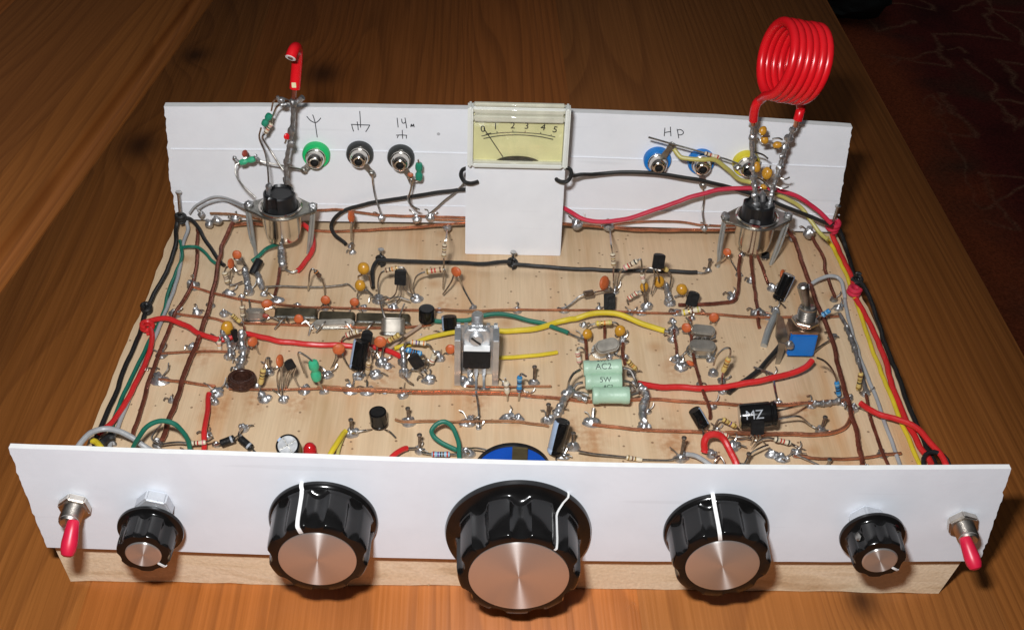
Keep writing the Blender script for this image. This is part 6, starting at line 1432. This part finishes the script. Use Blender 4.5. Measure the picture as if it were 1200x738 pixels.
b.prism(V(0, Yt, 0), X3, Z3, V(0, -1, 0), [(xa + 0.0004, z0_), (xb - 0.0004, z0_), (xb - 0.0004, z1_ - 0.0016), (xb - 0.0016, z1_), (xa + 0.0016, z1_), (xa + 0.0004, z1_ - 0.0016)], 0.0, 0.0013, 0.0003)
b.obj('tab', 'bright_tab', rg) if 'bright_tab' in MATS else b.obj('tab', mat('bright_tab', (0.60, 0.61, 0.62), 0.34, 0.7, 0.12, 300) and 'bright_tab', rg)
ztop, zbot = RP(558, 412, -0.0042).z, RP(558, 432, -0.0042).z
b = Mesh(); b.prism(V(0, Yt - 0.0002, 0), X3, Z3, V(0, -1, 0), [(xa, zbot), (xb, zbot), (xb, ztop), (xa, ztop)], 0.0, 0.0043, 0.0004); b.obj('body', 'chip', rg)
b = Mesh(); b.box(V(cxm, Yt - 0.0026, ztop + 0.0002), X3, Y3, Z3, xb - xa - 0.0004, 0.0030, 0.0006, 0.0001); b.obj('edge_highlight', 'white_paint', rg)  # white strip paints the highlight along the black body's top edge
for k, (pxt, foot) in enumerate(((550, (549, 446, 2)), (558, (558, 461, 3)), (567, (567, 457, 3)))):
    tp = RP(pxt, 431, -0.0025); ft = P(*foot)
    b = Mesh(); mid = tp + V(0, 0, -0.0035)
    b.box((tp + mid) / 2, X3, Y3, Z3, 0.0014, 0.0005, 0.0040, 0.0001)
    dv = ft - mid; xx, yy, zz = frame(dv, V(0, -1, 0))
    b.box((mid + ft) / 2, yy, xx, zz, 0.0008, 0.0005, dv.length, 0.0001)
    b.obj('pin', 'bright_tab', rg)
sc = thing('slotted_screw', 'slotted steel screw holding the regulator to the heat sink', 'screw', RP(558, 397))
b = Mesh(); b.lathe(RP(558, 396, -0.0013), V(0, -1, 0), [(0.0034, 0), (0.0035, 0.0003), (0.0024, 0.00032), (0.0025, 0.0004), (0.0026, 0.0012), (0.0021, 0.0017), (0, 0.0019)], 28); b.obj('screw_head', 'bright_tab', sc)
b = Mesh(); cdir = V(0.75, 0, -0.66); b.box(RP(558, 396, -0.0013) + V(0, -0.00186, 0), cdir, V(0, 1, 0), cdir.cross(V(0, 1, 0)), 0.0042, 0.0004, 0.0006); b.obj('slot', 'hole', sc)
zpl = S(558, 368, ybk + 0.003).z
b = Mesh(); b.lathe(V(cxm, ybk + 0.003, 0.0002), V(0, 0.0, 1), [(0.0021, 0), (0.0021, zpl - 0.0006), (0.0018, zpl - 0.0001), (0.0011, zpl), (0, zpl - 0.0002)], 24); tag(b.obj('metal_spacer', 'alu'), 'round metal pillar rising behind the heat sink top', 'pillar')
b = Mesh(); b.tube([P(558, 461, 3), P(560, 474, 5), P(561, 486, 3), P(562, 498, 1.5)], 0.00032, 7); tag(b.obj('bare_lead', 'lead'), 'curved bare lead from the regulator pin down to the next joint', 'lead')

# ------------------------------------------------------------------ little blue toggle switch lying on its back
Yq = gy(935, 424)
e = thing('toggle_switch', 'little blue bodied toggle switch with its metal lever pointing up', 'switch', V(P(938, 420).x, Yq, 0))
def TP(px, py, dy=0.0): return S(px, py, Yq + dy)
c1, c2 = TP(922, 418), TP(953, 418)
w_ = (c2 - c1).length; cx_ = (c1.x + c2.x) / 2
zb_, zt_ = TP(937, 418).z, TP(938, 392.5).z
xd = V(1, 0.02, -0.02).normalized()
b = Mesh(); b.box(V(cx_, Yq + 0.0040, (zb_ + zt_) / 2), X3, Y3, Z3, w_, 0.0080, zt_ - zb_, 0.0005); b.obj('switch_body', 'blue_plastic', e)
b = Mesh(); b.box(V(cx_, Yq + 0.0041, zt_ + 0.0007), X3, Y3, Z3, w_ * 1.02, 0.0084, 0.0013, 0.0003)
b.box(V(cx_ - w_ * 0.515, Yq + 0.0041, (zb_ + zt_) / 2 + 0.001), X3, Y3, Z3, 0.0006, 0.0060, (zt_ - zb_) * 0.9, 0.0001)
b.obj('frame', 'copper_plate', e) if 'copper_plate' in MATS else b.obj('frame', mat('copper_plate', (0.50, 0.36, 0.27), 0.3, 0.95, 0.25, 400) and 'copper_plate', e)
bt = V(cx_ + 0.0004, Yq + 0.0042, zt_ + 0.0014); tipd = (S(939.5, 336, Yq + 0.006) - bt)
bax = V(0.02, 0.12, 1).normalized()
prof = [(0.0034, 0.0)]
for i in range(9): prof += [(0.0034, 0.0008 + i * 0.0007), (0.0030, 0.00115 + i * 0.0007)]
prof += [(0.0031, 0.0074), (0.0024, 0.0078), (0.0015, 0.0074), (0, 0.0072)]
b = Mesh(); b.lathe(bt, bax, prof, 28); b.obj('bushing', 'nickel', e)
hexnut(bt + bax * 0.0008, bax, 0.0052, 0.0018, 'nickel', 'hex_nut', e, 0.3)
l0 = bt + bax * 0.006; dl_ = S(940.5, 333, Yq + 0.0065) - l0
b = Mesh(); b.lathe(l0, dl_, [(0.0012, 0), (0.0015, dl_.length * 0.3), (0.0020, dl_.length * 0.8), (0.0021, dl_.length * 0.93), (0.0016, dl_.length * 0.99), (0, dl_.length)], 24); b.obj('lever', 'dull_metal', e)
for k, px in enumerate((924, 938, 952)):
    q = TP(px, 420, 0.003)
    b = Mesh(); b.box(q + V(0, 0, -0.0004), X3, Y3, Z3, 0.0016, 0.0005, 0.0030, 0.0001); b.blob(q + V(0, -0.0006, -0.0006), 0.0013, 0.0011, 0.0012, 2, 0.3, k + 3); b.obj('terminal', 'solder', e)
# grey plates that hold it and the spade lug
e = thing('mounting_bracket', 'bent grey metal bracket soldered beside the little blue switch', 'bracket', P(918, 410))
Yb2 = Yq + 0.002
b = Mesh()
pl_ = [S(*q, Yb2) for q in ((910, 366), (917, 372), (922, 392), (920, 402), (912, 403), (908, 394), (909, 380))]
b.prism(V(0, Yb2, 0), X3, Z3, V(0.5, -0.85, 0).normalized(), [(p.x, p.z) for p in pl_], 0, 0.0007, 0.0001); b.obj('plate', 'dull_metal', e)
b = Mesh()
b.prism(V(0, 0, 0), V(0, 0, 0) + X3, Z3, V(0, -1, 0), [(p.x, p.z) for p in [S(*q, Yb2 - 0.003) for q in ((913, 400), (921, 402), (914, 424), (909, 440), (905, 439), (909, 422))]], -(Yb2 - 0.003), -(Yb2 - 0.003) + 0.0006, 0.0001); b.obj('strip', 'dull_metal', e)
b = Mesh(); b.blob(S(926, 404, Yb2 - 0.004), 0.0016, 0.0014, 0.0017, 3, 0.3, 31); b.obj('solder_blob', 'solder', e)
b = Mesh(); b.tube([P(910, 366, 3), P(906, 374, 3.4), P(900, 388, 2.6), P(895, 405, 1)], 0.0013, 10); tag(b.obj('spade_lug', 'grey_metal'), 'long pale metal lug slanting down beside the little blue switch', 'lug')
for lab, pts in (('thin bare lead from the blue switch to the thick right rail', [TP(953, 412, 0.002), P(964, 404, 2), P(974, 398, 2)]), ('bare lead from the joint below the switch to the long copper wire', [P(906, 442, 2), P(908, 456, 2.4), P(911, 470, 2)]), ('short bare lead sticking out left of the joint below the switch', [P(905, 438, 2), P(895, 434, 4), P(883, 430, 5)])):
    b = Mesh(); b.tube(pts, 0.0004, 7); tag(b.obj('bare_lead', 'lead'), lab, 'lead')

# ------------------------------------------------------------------ red indicator lamp behind the front panel
e = thing('indicator_lamp', 'small red indicator lamp peeping over the front panel', 'lamp', P(364, 540))
Yl = 0.008
b = Mesh(); b.lathe(S(364, 537, Yl), V(0, 0.1, 1), [(0.0021, 0), (0.0021, 0.0030), (0.0019, 0.0042), (0.0013, 0.0052), (0.0006, 0.0057), (0, 0.0058)], 24); b.lathe(S(364, 537, Yl), V(0, 0.1, 1), [(0.0026, 0), (0.0026, 0.0008), (0.002, 0.0009)], 24); b.obj('lens', 'lens_red', e) if 'lens_red' in MATS else b.obj('lens', mat('lens_red', (0.42, 0.01, 0.012), 0.15, 0, 0.15, 300, coat=0.5) and 'lens_red', e)
leads(e, [[S(362, 537, Yl), V(S(362, 537, Yl).x, Yl, 0.001)], [S(366, 537, Yl), V(S(366, 537, Yl).x, Yl, 0.001)]], Yl)

# ------------------------------------------------------------------ left plug stalk and red hook
b = Mesh()
stalk = [S(336, 216, 0.1486), S(335, 200, 0.1495), S(337, 180, 0.150), S(341, 160, 0.1505), S(343, 140, 0.151), S(343.5, 118, 0.1515)]
b.tube(stalk, 0.00085, 9, wobble=0.5)
for k, q in enumerate(((341, 153), (337, 190), (336, 212), (341, 168), (343.5, 121))): b.blob(S(*q, 0.1503), 0.0014, 0.0012, 0.0019, 2, 0.35, k + 40)
b.obj('stalk', 'old_solder', plug_l)
b = Mesh(); b.tube([S(315, 230, 0.1486), S(314.5, 219, 0.1486)], 0.0011, 9); b.blob(S(315, 218, 0.1486), 0.0012, 0.0012, 0.0015, 2, 0.3, 50); b.obj('pin', 'solder', plug_l)
b = Mesh(); b.tube([S(343, 121, 0.1515), S(349, 119, 0.1512), S(355, 114, 0.151)], 0.0008, 8, r2=0.0011); b.tube([S(336, 122, 0.152), S(329, 122, 0.152), S(325, 113, 0.152)], 0.0006, 7); b.blob(S(330, 118, 0.152), 0.0013, 0.001, 0.0012, 2, 0.3, 52); b.obj('bent_lead', 'solder', plug_l)
hk = thing('wire_hook', 'short red wire hook with its cut white end facing forward', 'wire', S(347, 85, 0.1525))
pth = [S(345.5, 104, 0.1515), S(347, 86, 0.1525), S(348.3, 70, 0.1530), S(348.5, 60, 0.1520), S(347, 56, 0.1490), S(344, 59, 0.1450), S(340.5, 68, 0.1425)]
b = Mesh(); b.tube(pth, 0.0020, 16); b.obj('insulation', 'bright_red', hk)
sp = spline(pth); dd = (sp[-1] - sp[-2]).normalized()
b = Mesh(); b.lathe(sp[-1], dd, [(0.0019, -0.0004), (0.0019, 0.00015), (0.0011, 0.00016)], 20); b.obj('cut_end', 'white_paint', hk)
b = Mesh(); b.lathe(sp[-1], dd, [(0.0011, -0.0004), (0.0010, 0.0003), (0, 0.0003)], 16); b.tube([S(345, 105, 0.1515), S(344, 117, 0.1515)], 0.0009, 8); b.obj('conductor', 'dark_copper', hk)
b = Mesh(); b.box(S(344.4, 100, 0.1497), X3, Y3, Z3, 0.0016, 0.0004, 0.0020, 0.0001); b.obj('bare_patch', 'dial', hk)

# ------------------------------------------------------------------ right plug stalks and the big red coil
def st(pts, seed):
    b = Mesh(); b.tube(pts, 0.00085, 9, wobble=0.5)
    sp_ = spline(pts, 5)
    for k, q in enumerate(sp_[::3]): b.blob(q, 0.0011 + 0.0006 * abs(math.sin(seed + k * 2.3)), 0.0011, 0.0015, 2, 0.35, seed + k)
    b.obj('stalk', 'solder', plug_r)
st([S(886, 240, 0.147), S(884.5, 222, 0.149), S(883, 205, 0.151), S(882, 185, 0.152), S(881, 165, 0.1525), S(882.5, 142, 0.152)], 71)
st([S(902, 240, 0.148), S(905, 224, 0.150), S(911, 204, 0.152), S(917, 184, 0.153), S(923, 166, 0.1535), S(931, 148, 0.153)], 83)
b = Mesh(); b.tube([S(894, 236, 0.148), S(894, 226, 0.149)], 0.0010, 9); b.blob(S(894, 228, 0.149), 0.0013, 0.0012, 0.0016, 2, 0.3, 90); b.obj('pin', 'solder', plug_r)
for k, pts in enumerate(([S(884, 206, 0.151), S(894, 212, 0.152), S(905, 222, 0.151)], [S(882, 178, 0.152), S(893, 181, 0.153), S(900, 186, 0.153)], [S(912, 208, 0.152), S(920, 210, 0.151), S(925, 208, 0.150)], [S(908, 218, 0.151), S(917, 221, 0.150), S(924, 219, 0.149)], [S(905, 163, 0.154), S(912, 162, 0.154), S(917, 164, 0.154)])):
    b = Mesh(); b.tube(pts, 0.00035, 7); b.obj('bare_lead', 'lead', plug_r)
cl = thing('red_coil', 'big coil of thick red wire standing on two stalks', 'coil', S(928, 120, 0.155))
a_ = math.radians(12)
axd = V(math.cos(a_), math.sin(a_), -0.22).normalized()
p0 = S(906, 69, 0.149)
Rc = mm(44, p0); rw = mm(5.7, p0)
side = V(-axd.y, axd.x, 0).normalized(); upv = axd.cross(side) * -1
upv = side.cross(axd) if side.cross(axd).z > 0 else axd.cross(side)
turns = 6.02; Lc = mm(50, p0) / 0.93
pts = []
n = int(turns * 30)
for k in range(n + 1):
    an = 2 * math.pi * (k / 30) - math.pi * 0.52
    jr = Rc * (1 + 0.035 * noise.noise(V(k / 23, 3, 1))); ja = 0.00035 * noise.noise(V(k / 17, 8, 2))
    pts.append(p0 + axd * (Lc * k / n + ja) + side * (math.sin(an + math.pi * 0.5) * jr * 0.94) * -1 + upv * (math.sin(an) * jr))
tail_a = [S(882.8, 141, 0.1515), S(884, 130, 0.1505), S(887, 121, 0.1498), S(892, 116.5, 0.149)]
tail_b = [S(938.5, 126, 0.1550), S(937, 133, 0.1540), S(934.8, 141, 0.1535)]
b = Mesh(); b.tube(tail_a + pts[2::2] + tail_b, rw, 14, per=2); b.obj('winding', 'bright_red', cl)
b = Mesh(); b.tube([S(883, 139, 0.1515), S(882.5, 148, 0.152)], 0.0010, 8); b.tube([S(934.5, 139, 0.1535), S(932, 149, 0.153)], 0.0010, 8); b.obj('bare_end', 'copper', cl)
# long bare leads on the board
for lab, pts in (('thin bare lead running from the green wire cluster to the arched resistor', [P(311, 336, 4), P(330, 335, 3.4), P(352, 336, 3), P(378, 336, 3), (P(400, 334, 3)), P(408, 333, 3), P(416, 340, 3)]),
                 ('bare wire loop under the green arch in the front corner', [P(188, 521, 4), P(178, 514, 6), P(182, 505, 7), P(189, 497, 6)]),
                 ('lower bare lead under the green arch running to the joint', [P(189, 526, 3), P(205, 528, 3.4), P(222, 527, 3)]),
                 ('bare lead from the green loop joint to the blue disc', [P(549, 525, 4), P(560, 525, 6), P(575, 528, 6), P(590, 532, 5)]),
                 ('bare lead hooked beside the grey sleeved lead', [P(836, 546, 3), P(839, 538, 5), P(843, 534, 5), P(848, 540, 4), P(850, 549, 2)]),
                 ('curved bare lead crossing left of the front transistor', [P(873, 542, 4), P(880, 531, 6), P(890, 525, 7), P(900, 521, 6)]),
                 ('bare lead slanting from the conical joint to the front panel', [P(934, 533, 3), P(950, 540, 2.6), P(966, 548, 2)]),
                 ('bare stub with forked ends lying right of the tall capacitor', [P(472, 440, 3), P(478, 446, 5), P(484, 450, 3)]),
                 ('bare lead joining the two transistors behind the silver crystals', [P(447, 352, 6), P(456, 350, 8), P(466, 348, 7), P(480, 352, 6)])):
    b = Mesh(); b.tube(pts, 0.00034, 7); tag(b.obj('bare_lead', 'lead'), lab, 'lead', 'loose bare leads over the board')
